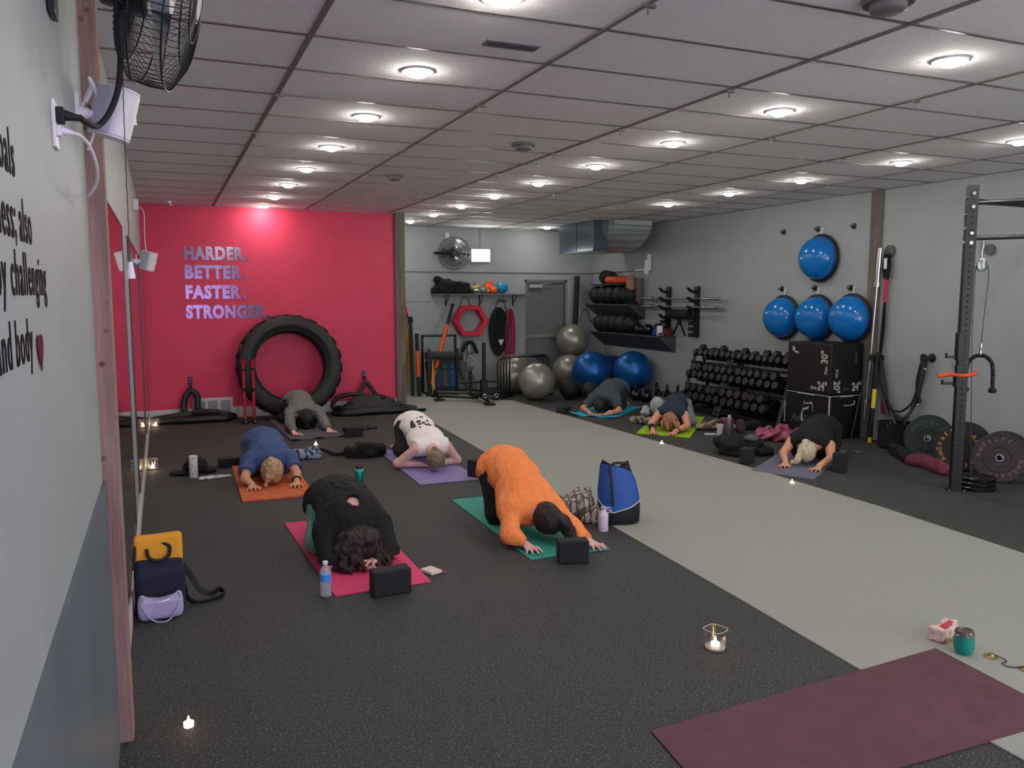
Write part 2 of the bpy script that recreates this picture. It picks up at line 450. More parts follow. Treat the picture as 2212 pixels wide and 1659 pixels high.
for i, y in enumerate(L2):
    v = i-3
    light(3.115, y, 'round white downlight out of shot over the turf lane' if v < 0 else 'round white downlight, %s from the lens in the row over the turf lane' % ORD[v], 'downlights in the row over the turf lane')
L3 = [-4.6, -3.3, -2.05, -.8, .474, 1.6, 2.87, 4.07, 5.35, 9.34]
for i, y in enumerate(L3):
    v = i-4
    light(5.58 if y < 9 else 5.7, y, 'round white downlight out of shot by the rig side' if v < 0 else ('round white downlight beside the silver duct' if y > 9 else 'round white downlight, %s from the lens in the row nearer the blue dome wall' % ORD[v]), 'downlights in the row nearer the blue dome wall')

# ================================================================ camera
cam = bpy.data.cameras.new('camera'); co = bpy.data.objects.new('camera', cam); COL.objects.link(co)
R = [[0.9194613360605672, -0.3931804295985458, 0], [-0.04246544065790047, -0.0993965149924359, -0.9941413476750106], [0.390880464898687, 0.9140730181927623, -0.10808783267567598]]
mw = Matrix(((R[0][0], -R[1][0], -R[2][0], -.69187), (R[0][1], -R[1][1], -R[2][1], -4.01275), (R[0][2], -R[1][2], -R[2][2], 1.69871), (0, 0, 0, 1)))
co.matrix_world = mw
cam.sensor_width = 36; cam.sensor_fit = 'HORIZONTAL'; cam.lens = 1760.04/2212*36; cam.clip_start = .02
scene.camera = co
wd = bpy.data.worlds.new('world'); scene.world = wd; wd.use_nodes = True
wd.node_tree.nodes['Background'].inputs[0].default_value = (.02, .02, .025, 1)
vs = scene.view_settings; scene.display_settings.display_device = 'sRGB'
vs.view_transform = 'Standard'; vs.look = 'None'; vs.gamma = 1; vs.exposure = 1.3; vs.use_curve_mapping = False
scene.cycles.transparent_max_bounces = 32; scene.cycles.max_bounces = 7; scene.cycles.diffuse_bounces = 5; scene.cycles.use_denoising = True
scene.cycles.sample_clamp_indirect = 8

f = MB()
for x in (3.1, 4.3, 5.5, 6.64): f.bb((x, YN-.14, .2), (x+.06, YN+.02, 2.6))
f.bb((3.1, YN-.14, .2), (6.7, YN+.03, .26)).bb((3.1, YN-.14, 2.54), (6.7, YN+.02, 2.6))
f = f.build('added_fill_window', m_white, kind='structure')  # unseen window added behind the camera to even out the ceiling brightness
bx('window_pane', (3.16, YN-.12, .26), (6.64, YN-.1, 2.54), emis('added_fill_glow', (222, 232, 228), 3.0), f, kind='structure')  # glowing pane of the added window, acts as fill light
# ================================================================ people
def skin(name, rgb): 
    return M(name, rgb, .5, var=.05, scale=25, bump=.05, bscale=120)
m_skin = skin('fair_skin', (226, 168, 144)); m_skin2 = skin('pale_pink_skin', (226, 176, 166)); m_skin3 = skin('warm_skin', (214, 152, 120))
def hand(F, w, d, z0, side, sc=1., bent=.012):
    """w wrist (x,y,z), d heading of the fingers (angle in the floor plane), side +1 when the thumb sits on +90 degrees of it"""
    w = np.array(w, float)
    def P(u, v, z): return (w[0]+sc*(u*math.cos(d)-v*math.sin(d)), w[1]+sc*(u*math.sin(d)+v*math.cos(d)), z)
    z = z0+.014
    F.cap(w, P(.03, 0, z+.008), .024*sc, .022*sc, .015)
    for v, u in ((-.028, .078), (-.010, .086), (.010, .085), (.028, .078)):
        F.cap(P(.02, v*.6, z+.006), P(u, v, z+.001), .016*sc, .0115*sc, .010)
    fl = {1: (.058, .074, .080, .070), -1: (.070, .080, .074, .058)}[side]
    for q, v in enumerate((-.030, -.010, .011, .031)):
        u = .080 if q in (0, 3) else .088
        an = (q-1.5)*.25
        l = fl[q]
        a = P(u, v, z0+.013); b = P(u+l*.5*math.cos(an), v+l*.5*math.sin(an), z0+.010+bent); c = P(u+l*math.cos(an), v+l*math.sin(an), z0+.008)
        F.cap(a, b, .0098*sc, .0088*sc, .004); F.cap(b, c, .0088*sc, .0068*sc, .003)
    s = side
    F.cap(P(.022, .016*s, z), P(.052, .050*s, z0+.014), .015*sc, .0105*sc, .008)
    F.cap(P(.052, .050*s, z0+.014), P(.080, .068*s, z0+.010), .0105*sc, .0078*sc, .003)

def person(label, at, yaw, pose, skinm, shirt, pants, hair, h=.0065, zmat=.012):
    """local frame: the head points to -Y, +X is the viewer's right when the crown faces the viewer; at = point on the mat between the knees"""
    root = thing('person', label, 'person', (at[0], at[1], 0), (0, 0, yaw))
    g = lambda k, d=None: pose.get(k, d)
    kx = g('kx', .13); kneeL = g('kneeL', (-kx, 0, .085)); kneeR = g('kneeR', (kx, 0, .085))
    hip = np.array(g('hip', (0, .30, .27))); lum = np.array(g('lum', (0, .10, .31))); che = np.array(g('che', (0, -.15, .24))); nec = np.array(g('nec', (0, -.30, .18))); hd = np.array(g('head', (0, -.42, .125)))
    bulk = g('bulk', 1.)
    shL, shR = np.array(g('shL', (-.17, -.25, .19))), np.array(g('shR', (.17, -.25, .19)))
    elL, elR = np.array(g('elL')), np.array(g('elR')); wrL, wrR = np.array(g('wrL')), np.array(g('wrR'))
    allp = np.array([hip, lum, che, nec, hd, shL, shR, elL, elR, wrL, wrR, (0, .62, .05), kneeL, kneeR])
    lo = allp.min(0)-np.array((.2, .22, 0)); hi = allp.max(0)+np.array((.2, .15, .2)); lo[2] = -.004
    hi[2] = max(hi[2], .5)
    sides = ((-1, shL, elL, wrL, kneeL), (1, shR, elR, wrR, kneeR))
    def legs(F, e):
        for s, sh, el, wr, kn in sides:
            hj = hip+np.array((s*.085, .0, -.01)); an = np.array(g('ankL' if s < 0 else 'ankR', (s*.09, .44, .06)))
            F.cap(hj, kn, .088*bulk+e, .062*bulk+e, .04)
            F.cap(kn, np.array(kn)*.45+an*.55+np.array((0, 0, .004)), .058*bulk+e, .056*bulk+e, .03)
            F.cap(np.array(kn)*.45+an*.55, an, .056*bulk+e, .034+e, .02)
    def torso(F, e):
        F.ell(hip+np.array((0, .02, .01)), np.array((.165, .14, .125))*bulk+e, (g('htilt', .5), 0, 0), .05)
        F.ell(lum, np.array((.135, .17, .105))*bulk+e, (g('ltilt', .1), 0, 0), .06)
        F.ell(che, np.array((.155, .17, .105))*bulk+e, (g('ctilt', .35), 0, 0), .06)
        F.cap(shL*.85+che*.15, shR*.85+che*.15, .066+e, .066+e, .05)
    # ---- body, one continuous surface
    F = SDF(lo, hi, h)
    legs(F, 0); torso(F, 0)
    for s, sh, el, wr, kn in sides:
        F.cap(sh, el, .052, .040, .03); F.cap(el, wr, .041, .027, .02)
        an = np.array(g('ankL' if s < 0 else 'ankR', (s*.09, .44, .06)))
        F.cap(an, an+np.array((0, .17, -.025)), .034, .026, .02); F.cap(an+np.array((0, .1, -.02)), an+np.array((s*.01, .19, -.03)), .03, .022, .02, flat=1.2)
    F.cap(che+(nec-che)*.5, nec, .07, .055, .04); F.cap(nec, hd, .054, .055, .03)
    up = (hd-nec)/np.linalg.norm(hd-nec)
    ht = g('hrot', (math.atan2(-up[2], -up[1])+.0, 0, 0))
    hr = g('hsize', 1.)
    F.ell(hd, np.array((.075, .10, .092))*hr, g('hrot', (.35, 0, 0)), .02)
    # face looks to the floor: nose, brow sockets, chin, ears
    fz = -1
    F.ell(hd+np.array((0, .035, -.055))*hr, (.05*hr, .06*hr, .045*hr), None, .02)
    F.ell(hd+np.array((0, .02, -.098))*hr, (.013, .025, .022), None, .01)
    for s in (-1, 1):
        F.ell(hd+np.array((s*.03, -.01, -.092))*hr, (.016, .012, .012), None, .008, sub=True)
        F.ell(hd+np.array((s*.076, .02, -.01))*hr, (.010, .022, .032), (.3, 0, 0), .008)
    for s, sh, el, wr, kn in sides:
        dr = g('hdL' if s < 0 else 'hdR')
        if dr is None:
            v = wr-el; dr = math.atan2(v[1], v[0])
        # palm down: thumb of the left-in-view hand points to the middle
        th = 1 if s < 0 else -1
        if g('flip'): th = -th
        hand(F, wr, dr, zmat+(g('hzL', 0) if s < 0 else g('hzR', 0)), th)
    F.clip((0, 0, zmat), (0, 0, -1))
    F.build('body', skinm, root)
    # ---- trousers
    F = SDF(lo, hi, h*1.15)
    e = g('pe', .010)
    legs(F, e)
    F.ell(hip+np.array((0, .02, .0)), np.array((.165, .14, .125))*bulk+e, (g('htilt', .5), 0, 0), .05)
    F.ell(lum*.55+hip*.45, np.array((.145, .12, .10))*bulk+e*.5, None, .05)
    for s in (-1, 1):
        an = np.array(g('ankL' if s < 0 else 'ankR', (s*.09, .44, .06)))
        F.clipball(an+np.array((0, .01, 0)), (0, 1, 0), .12) if g('ankclip', True) else None
    F.noise(.0035, 28, 3, ridge=True)
    F.clip((0, 0, zmat+.001), (0, 0, -1))
    F.build('trousers', pants, root)
    # ---- top
    F = SDF(lo, hi, h)
    e = g('te', .020)
    torso(F, e)
    F.cap(che+(nec-che)*.3, nec-(nec-che)*.12, .085+e*.5, .058+e*.3, .04)
    sl = g('sleeve', .5)
    se = g('se', e*.8)
    for s, sh, el, wr, kn in sides:
        if sl <= 0: continue
        if sl <= 1:
            b = sh+(el-sh)*sl; b2 = sh+(el-sh)*min(1.25, sl+.3)
            F.cap(sh, b2, .054+se, .050+se, .03)
            F.clipball(b, el-sh, .13)
        else:
            t = sl-1; b = el+(wr-el)*t
            F.cap(sh, el, .054+se, .045+se, .03); F.cap(el, b, .045+se, .031+se, .02)
            F.clipball(b, wr-el, .07)
    if sl <= 0:
        for s, sh, el, wr, kn in sides:
            dd = (el-sh)/np.linalg.norm(el-sh)
            F.clipball(sh+np.array((s*.0, 0, 0))+dd*.005, np.array((s*.9, -.3, -.1)), .12)
    if g('neckcut', True):
        dn = up
        F.clipball(nec+(nec-che)*g('ncut', .12), (hd-che), .13)
    F.ell(nec+np.array((0, -.01, .03)), (.055, .06, .05), None, .01, sub=True) if g('scoop') else None
    if g('keyhole') is not None: F.ell(g('keyhole')[0], g('keyhole')[1], None, .006, sub=True)
    hem = g('hem', (0, .42, .0)); hn = g('hemn', (0, 1, -.35))
    F.clip(hem, hn)
    F.noise(g('wr', .0045), g('wf', 22), g('seed', 1), ridge=True, aniso=g('wan', (1, 1, 1)))
    F.noise(.0022, 62, g('seed', 1)+50, ridge=True)
    F.clip((0, 0, g('tz', .05)), (0, 0, -1))
    F.build('top', shirt, root, col=g('print'))
    # ---- hair
    F = SDF(allp.min(0)-.3, allp.max(0)+.3, .0065)
    F.a = SDF(lo-.05, hi+.05, .0065).a; F2 = SDF(lo-.05, hi+.05, .0065); F = F2
    hs = hair[1]
    F.ell(hd+np.array((0, -.003, .012)), np.array((.083, .107, .096))*hr+g('hairth', .004), g('hrot', (.35, 0, 0)), .01)
    F.clip(hd+np.array((0, 0, g('hcut', -.045))), g('hcutn', (0, .25, -1)))
    for ch in hs:
        F.chain(ch[0], ch[1], ch[2] if len(ch) > 2 else .02, flat=1.)
    F.noise(g('ha', .0035), g('hf', 40), 5, ridge=True, aniso=g('han', (1.6, .35, 1)))
    F.clip((0, 0, zmat+.001), (0, 0, -1))
    F.build('hair', hair[0], root)
    return root

def cloth(name, rgb, **k): return M(name, rgb, .88, var=k.get('var', .07), scale=k.get('scale', 18), bump=.15, bscale=350)
def hairm(name, rgb, dark): return M(name, rgb, .45, dark=dark, scale=18, bump=.6, bscale=55, aniso=(3.5, .6, 2), thr=(.3, .7), spec=.4)

# yoga mats -----------------------------------------------------------------
def mat_(label, corners, m, th=.006, curl=None, under=None):
    n = 24; k = 14
    C4 = [Vector((c[0], c[1], 0)) for c in corners]   # near-left, near-right, far-right, far-left
    base = sum(C4, Vector())/4
    vs = []; fs = []
    for j in range(n+1):
        for i in range(k+1):
            u, v = i/k, j/n
            p = C4[0].lerp(C4[1], u).lerp(C4[3].lerp(C4[2], u), v)
            z = .0015
            if curl: z += curl(u, v)
            vs.append((p.x-base.x, p.y-base.y, z))
    N1 = len(vs); vs += [(x, y, z+th) for x, y, z in vs]
    I = lambda i, j: j*(k+1)+i
    for j in range(n):
        for i in range(k):
            q = (I(i, j), I(i+1, j), I(i+1, j+1), I(i, j+1))
            fs.append(tuple(N1+a for a in q)); fs.append(q[::-1])
    ring = [I(i, 0) for i in range(k)]+[I(k, j) for j in range(n)]+[I(i, n) for i in range(k, 0, -1)]+[I(0, j) for j in range(n, 0, -1)]
    for a, b in zip(ring, ring[1:]+ring[:1]): fs.append((a, b, N1+b, N1+a))
    mb = MB(); mb.v = vs; mb.f = fs
    o = mb.build('yoga_mat', m, smooth=50, loc=(base.x, base.y, 0))
    return tag(o, label, 'yoga mat')
def mm(name, rgb, **k): return M(name, rgb, .75, var=k.get('var', .05), scale=k.get('scale', 40), bump=.2, bscale=300)
def rip(a, f, s): return lambda u, v: max(0, a*math.sin(u*f+s)*max(0, 1-v*9))
mat_('burnt-orange mottled yoga mat under the person in the blue T-shirt', [(-.15, 2.90), (.445, 2.90), (.45, 4.62), (-.12, 4.62)], M('orange_mat', (214, 108, 58), .8, dark=(190, 84, 44), scale=14, bump=.2, bscale=200), th=.012)
mat_('purple yoga mat under the person in the cream tank top', [(1.375, 2.92), (1.965, 2.93), (1.98, 4.64), (1.42, 4.66)], mm('purple_mat', (140, 126, 178)), th=.006)
mat_('bright pink yoga mat under the person with wild long hair', [(.14, .48), (.71, .49), (.69, 2.1), (.08, 2.11)], mm('pink_mat', (218, 60, 108)), th=.008)
mat_('teal green yoga mat under the person in the orange top', [(1.425, .63), (2.005, .62), (2.03, 2.28), (1.46, 2.3)], mm('teal_mat', (46, 152, 134)), th=.005)
mat_('charcoal grey yoga mat in front of the tractor tyre', [(.63, 5.66), (1.27, 5.73), (1.22, 7.42), (.575, 7.42)], mm('charcoal_mat', (82, 80, 90)), th=.012, curl=rip(.018, 14, .4))
mat_('curled turquoise yoga mat beside the blue exercise balls', [(4.56, 6.22), (5.0, 5.70), (6.0, 6.57), (5.55, 7.08)], mm('turquoise_mat', (22, 168, 200)), th=.006, curl=lambda u, v: (.05*max(0, 1-u*4)**2+.008*(1+math.sin(u*15)))*max(0, 1-v*5))
mat_('lime green yoga mat in front of the dumbbell rack', [(4.63, 4.53), (5.05, 4.00), (6.24, 5.32), (5.82, 5.86)], mm('lime_mat', (150, 190, 30)), th=.005)
mat_('blue-grey yoga mat in front of the black plyometric boxes', [(4.50, 2.23), (4.80, 1.70), (6.14, 2.63), (5.84, 3.15)], mm('slate_mat', (106, 106, 126)), th=.005, curl=lambda u, v: .004*max(0, math.sin(v*16+u*3))*max(0, 1-u*2))
mat_('empty dark maroon yoga mat laid across the edge of the turf', [(.93, -2.0), (2.6, -2.03), (2.67, -1.35), (.995, -1.45)], M('maroon_mat', (90, 50, 62), .7, var=.12, scale=7, bump=.15, bscale=260), th=.006)

# ---- person, orange top
person('person in a bright orange long-sleeved top and black trousers, hips raised and arms stretched forward', (1.68, 1.5), 0, dict(
    kneeL=(-.135, .0, .085), kneeR=(.13, .02, .085), ankL=(.06, .38, .055), ankR=(.2, .42, .055), pe=.018,
    hip=(.0, .17, .36), lum=(-.005, -.02, .355), che=(-.045, -.30, .265), nec=(-.05, -.50, .21), head=(.0, -.585, .165), hrot=(.9, .0, .3), hsize=1.02,
    shL=(-.215, -.42, .205), shR=(.11, -.44, .20), elL=(-.265, -.56, .085), elR=(.185, -.62, .085), wrL=(-.19, -.655, .032), wrR=(.225, -.745, .032), hdL=-1.6, hdR=-1.4,
    htilt=.2, ltilt=.3, ctilt=.45, bulk=1.1, sleeve=1.86, te=.036, se=.014, hem=(0, .42, .22), hemn=(0, .75, -.75), wr=.007, wf=17, tz=.03, seed=4, wan=(.6, 1, 1), hcut=-.07, ncut=.55, hairth=.008),
    m_skin2, cloth('orange_fleece', (255, 142, 76)), m_blkf, (hairm('dark_brown_hair', (50, 34, 30), (20, 13, 12)), [
        ([(.03, -.64, .22), (.07, -.69, .17), (.115, -.70, .09), (.13, -.74, .035), (.14, -.78, .03)], [.035, .045, .042, .030, .015])]))
# ---- person, blue t-shirt
person('person in a denim-blue T-shirt with a blonde ponytail folded over an orange mat', (.155, 3.86), 0, dict(
    kx=.15, hip=(.0, .27, .25), lum=(0, .10, .29), che=(0, -.14, .235), nec=(0, -.30, .19), head=(.0, -.425, .125),
    shL=(-.185, -.24, .19), shR=(.185, -.24, .19), elL=(-.235, -.42, .085), elR=(.21, -.42, .09), wrL=(-.185, -.50, .042), wrR=(.195, -.53, .042), hdL=-1.6, hdR=-1.7, bulk=1.08,
    sleeve=.62, te=.022, se=.014, hem=(0, .36, .1), tz=.1, seed=9, hsize=1.13, hairth=.006, hcut=-.07, kneeL=(-.16, .0, .085)),
    m_skin3, cloth('denim_blue_cotton', (62, 84, 126)), cloth('grey_blue_leggings', (74, 82, 96)), (hairm('blonde_hair', (205, 170, 132), (150, 112, 84)), [
        ([(-.0, -.37, .225), (-.01, -.43, .235), (-.035, -.50, .19), (-.05, -.535, .10), (-.075, -.54, .035)], [.016, .026, .028, .024, .014], .012)]), zmat=.0135)
# ---- person, cream tank top
def cream_print(V):
    c = np.tile(np.array((.95, .86, .80, 1)), (len(V), 1))
    x, y = V[:, 0], V[:, 1]
    d = np.array((.055, .045, .042, 1))
    for cx, cy, rx, ry in ((-.085, -.15, .020, .055), (-.060, -.235, .010, .03), (-.028, -.13, .022, .012), (-.028, -.165, .022, .020), (.014, -.085, .018, .012), (.012, -.15, .020, .012), (.028, -.19, .022, .028), (.060, -.125, .016, .012), (.066, -.17, .020, .026), (-.026, -.09, .012, .005)):
        m = (((x-cx*1.15)/rx/1.15)**2+((y+.16-(cy+.15)*1.45)/ry/1.45)**2 < 1) & (V[:, 2] > .2)
        c[m] = d
    return c
m_cream = cloth('cream_jersey', (242, 222, 212))
_n = m_cream.node_tree; _a = _n.nodes.new('ShaderNodeVertexColor'); _a.layer_name = 'Pattern'
_n.links.new(_a.outputs['Color'], _n.nodes['Principled BSDF'].inputs['Base Color'])
person('person in a cream tank top with dark printed letters, elbows wide on a purple mat', (1.71, 4.1), 0, dict(
    kx=.15, hip=(0, .18, .30), lum=(0, .0, .325), che=(-.01, -.30, .25), nec=(-.02, -.54, .20), head=(-.035, -.705, .115), hsize=.98, kneeL=(-.15, .04, .085), ankL=(-.1, .46, .05),
    shL=(-.17, -.50, .20), shR=(.15, -.50, .20), elL=(-.34, -.42, .055), elR=(.265, -.47, .055), wrL=(-.13, -.47, .04), wrR=(.09, -.49, .04), hdL=-.2, hdR=3.4,
    bulk=1.1, sleeve=0, te=.018, hem=(0, .27, .2), hemn=(0, .8, -.6), tz=.08, print=cream_print, ltilt=.2, ctilt=.25, wr=.004, seed=21, ncut=.08),
    m_skin2, m_cream, cloth('dark_brown_leggings', (44, 32, 36)), (hairm('ash_blonde_hair', (150, 130, 104), (104, 88, 68)), [
        ([(-.035, -.62, .22), (-.035, -.67, .225), (-.035, -.72, .215)], [.012, .02, .02], .01)]))
# ---- person, black top with keyhole
wild = []
rr = random.Random(3)
for i in range(30):
    a = -PI*.5+(i/29-.5)*3.6; a2 = a+rr.uniform(-.35, .35)
    r1 = rr.uniform(.12, .155); r2 = rr.uniform(.16, .215)
    if -1.75 < a < -.95: r1 *= .72; r2 *= .5
    hx, hy = .01, -.375
    wild.append(([(hx+.03*math.cos(a), hy+.03*math.sin(a)+.03, .225+rr.uniform(-.01, .01)), (hx+.10*math.cos(a2), hy+.03+.10*math.sin(a2), .19+rr.uniform(-.02, .015)), (hx+r1*math.cos(a), hy+.02+r1*.8*math.sin(a), .11+rr.uniform(-.02, .03)), (hx+r2*1.05*math.cos(a2), hy+.02+r2*.78*math.sin(a2), .03)], [.03, .030, .024, .010], .012))
person('person in a black keyhole-back top with long wild brown hair on a pink mat', (.37, 1.3), 0, dict(
    kx=.17, hip=(0, .26, .26), lum=(0, .08, .32), che=(.01, -.12, .27), nec=(.015, -.27, .21), head=(.01, -.355, .135),
    shL=(-.17, -.20, .2), shR=(.185, -.20, .2), elL=(-.17, -.37, .06), elR=(.20, -.34, .07), wrL=(-.035, -.43, .04), wrR=(.135, -.41, .05), hdL=-.45, hdR=3.75, bulk=1.22, hzR=.035,
    sleeve=1.9, te=.024, se=.02, hem=(0, .42, .05), tz=.06, seed=12, kneeL=(-.175, .0, .085), keyhole=((.015, -.205, .345), (.046, .066, .12)), hcut=-.02, ncut=.3, ha=.005, hf=45),
    m_skin2, cloth('black_jersey', (11, 11, 12)), cloth('sage_leggings', (104, 146, 138)), (hairm('wild_brown_hair', (50, 33, 31), (24, 15, 15)), wild))
# ---- person, grey long sleeves
person('person in a grey long-sleeved top with black bobbed hair bowing before the tractor tyre', (.93, 6.85), 0, dict(
    kx=.16, hip=(0, .27, .27), lum=(0, .08, .30), che=(0, -.13, .235), nec=(0, -.27, .19), head=(.005, -.375, .13), hsize=1.05,
    shL=(-.175, -.24, .19), shR=(.185, -.24, .19), elL=(-.215, -.52, .10), elR=(.21, -.52, .10), wrL=(-.215, -.815, .04), wrR=(.215, -.79, .04), hdL=-1.3, hdR=-1.35,
    bulk=1.02, sleeve=1.9, te=.02, se=.012, hem=(0, .38, .1), tz=.07, seed=30, hcut=-.09, hairth=.014, ankL=(-.22, .47, .06)),
    m_skin2, cloth('heather_grey_knit', (112, 112, 110)), m_blkf, (hairm('black_hair', (24, 22, 24), (10, 9, 10)), [
        ([(-.075, -.36, .13), (-.085, -.38, .05)], [.035, .03], .02), ([(.075, -.36, .13), (.085, -.38, .05)], [.035, .03], .02), ([(0, -.46, .12), (0, -.47, .05)], [.04, .035], .03)]), h=.007, zmat=.0135)
# ---- right-hand group
person('person in a slate T-shirt with dark hair, forearms folded on the turquoise mat', (5.33, 6.41), -.85, dict(
    kx=.13, hip=(0, .28, .28), lum=(0, .08, .325), che=(0, -.13, .25), nec=(0, -.28, .19), head=(-.0, -.40, .125),
    shL=(-.17, -.22, .20), shR=(.17, -.22, .2), elL=(-.285, -.33, .06), elR=(.26, -.33, .06), wrL=(-.12, -.54, .04), wrR=(.16, -.53, .04), hdL=-.7, hdR=-2.6,
    bulk=1.12, sleeve=.72, te=.022, se=.02, hem=(0, .40, .1), tz=.08, seed=33, hairth=.01, hcut=-.07),
    m_skin3, cloth('slate_cotton', (66, 76, 82)), cloth('dark_leggings', (34, 38, 42)), (hairm('soft_black_hair', (36, 30, 32), (16, 13, 14)), [([(-.05, -.3, .2), (-.07, -.36, .08)], [.04, .03]), ([(.05, -.3, .2), (.07, -.36, .08)], [.04, .03])]), h=.007, zmat=.008)
curls = []
for i in range(12):
    a = rr.uniform(0, 6.28); q = rr.uniform(.03, .09)
    x0, y0 = math.cos(a)*q-.01, -.42+math.sin(a)*q
    curls.append(([(x0*.5, -.40+(y0+.4)*.5, .215), (x0, y0, .17+rr.uniform(-.02, .02)), (x0*1.6, y0-.05, .10), (x0*1.7+.02, y0-.08, .05)], [.02, .024, .02, .012], .012))
person('person in a navy tank top with strawberry-blonde curls on the lime mat', (5.40, 4.83), -.74, dict(
    kx=.15, hip=(0, .27, .24), lum=(0, .08, .27), che=(0, -.15, .225), nec=(0, -.30, .18), head=(-.01, -.42, .12),
    shL=(-.165, -.27, .19), shR=(.165, -.27, .19), elL=(-.225, -.46, .10), elR=(.215, -.44, .085), wrL=(-.17, -.68, .042), wrR=(.10, -.68, .042), hdL=-1.4, hdR=-1.75,
    bulk=1.02, sleeve=0, te=.014, hem=(0, .34, .1), tz=.08, seed=41, hcut=-.05, kneeR=(.2, .0, .085)),
    m_skin3, cloth('navy_jersey', (34, 46, 66)), cloth('pale_grey_leggings', (128, 128, 138)), (hairm('strawberry_curls', (190, 138, 98), (128, 84, 60)), curls), h=.007, zmat=.007)
person('person in a black tank top with a white-blond ponytail on the blue-grey mat', (5.52, 2.46), -.96, dict(
    kx=.16, hip=(0, .30, .25), lum=(0, .10, .285), che=(0, -.12, .235), nec=(0, -.27, .19), head=(.0, -.38, .125),
    shL=(-.19, -.24, .19), shR=(.19, -.24, .19), elL=(-.225, -.40, .10), elR=(.235, -.40, .10), wrL=(-.165, -.555, .042), wrR=(.16, -.57, .042), hdL=-1.5, hdR=-1.7,
    bulk=1.12, sleeve=0, te=.02, hem=(0, .44, .1), tz=.06, seed=44, hairth=.008, hcut=-.06),
    m_skin3, cloth('black_tank_jersey', (10, 10, 11)), cloth('black_leggings', (14, 15, 16)), (hairm('white_blond_hair', (226, 214, 184), (176, 162, 130)), [
        ([(0, -.35, .23), (-.01, -.42, .235), (-.03, -.49, .17), (-.06, -.53, .07), (-.12, -.52, .03)], [.02, .032, .034, .03, .015], .012)]), h=.007, zmat=.007)

# wristbands etc. belong to their wearers
for o in list(bpy.data.objects):
    l = o.get('label', '')
    if l.startswith('person in a navy tank'):
        MB().cyl((-.205, -.56, .072), (-.18, -.64, .05), .042, .038, n=24).build('wristband', m_blkf, o)
        MB().torus((.125, -.63, .05), .034, .006, (-.3, -.8, -.1)).build('bracelet', m_blkf, o)
    if l.startswith('person in a denim'):
        MB().torus((.197, -.507, .055), .034, .006, (-.05, -.9, -.4)).build('bracelet', m_blkf, o)
    if l.startswith('person in a slate'):
        MB().torus((.18, -.50, .05), .034, .007, (-.5, -.8, -.1)).build('wristwatch', m_wplast, o)
# ================================================================ left wall: lettering, fan, speakers, mirrors
m_vinyl = M('plum_black_vinyl', (20, 9, 14), .75, var=.05, scale=10, spec=.15)
def wl(body, yend, z, size, sx, label):
    # text ends at yend (right aligned), reading towards +Y on the wall x = XL
    m4 = frame((XL+.0012, yend, z), (0, 1, 0), (0, 0, 1))
    o = text('wall_lettering', body, size, m_vinyl, m4 @ Matrix.Diagonal((1, 1, 1, 1)), ext=.0003, off=.0009, align='RIGHT', sx=sx*.88, spacing=1.16)
    return tag(o, label, 'lettering', 'vinyl lettering on the grey wall by the timber post')
wl('oals', -2.325, 1.905, .112, .88, 'dark vinyl word ending oals, the top line on the grey wall')
wl('ness;', -2.35, 1.797, .112, .84, 'dark vinyl word ending ness with a semicolon, second line on the grey wall'); wl('also', -2.165, 1.797, .112, .84, 'dark vinyl word also, second line on the grey wall')
wl('by', -2.485, 1.70, .112, .88, 'dark vinyl word by, third line on the grey wall'); wl('challenging', -1.995, 1.70, .112, .88, 'dark vinyl word challenging, third line on the grey wall')
wl('and', -2.475, 1.580, .112, .88, 'dark vinyl word and, bottom line on the grey wall'); wl('body', -2.245, 1.580, .112, .88, 'dark vinyl word body, bottom line on the grey wall')
hp = []
for i in range(40):
    t = 2*PI*i/40
    hp.append((16*math.sin(t)**3/17*.036, (13*math.cos(t)-5*math.cos(2*t)-2*math.cos(3*t)-math.cos(4*t))/17*.042))
o = MB().prism(hp, 0, .003, frame((XL+.002, -2.165, 1.592), (0, 1, 0), (0, 0, 1))).build('wall_lettering', M('plum_vinyl', (92, 24, 52), .3), smooth=None)
tag(o, 'plum vinyl heart after the bottom line of wall words', 'lettering', 'vinyl lettering on the grey wall by the timber post')

# mirrors on the left wall behind the post
def mirror(y0, y1, label):
    t = thing('wall_mirror', label, 'mirror', (XL, (y0+y1)/2, .16), group='large mirrors on the grey wall')
    h = 1.98; w = (y1-y0)/2
    MB().bb((0, -w, 0), (.008, w, h)).build('glass', m_mirror, t, smooth=None)
    f = MB(); e = .012
    f.bb((0, -w-e, -e), (.011, -w, h+e)).bb((0, w, -e), (.011, w+e, h+e)).bb((0, -w, -e), (.011, w, 0)).bb((0, -w, h), (.011, w, h+e))
    f.build('edge_strip', M('mirror_edge', (60, 52, 52), .4), t)
mirror(-.56, 1.93, 'large wall mirror that starts at the timber post')
mirror(2.93, 5.35, 'tall wall mirror between two plain grey strips, halfway to the red wall')
mirror(5.95, 7.86, 'tall wall mirror ending at the corner of the red wall')

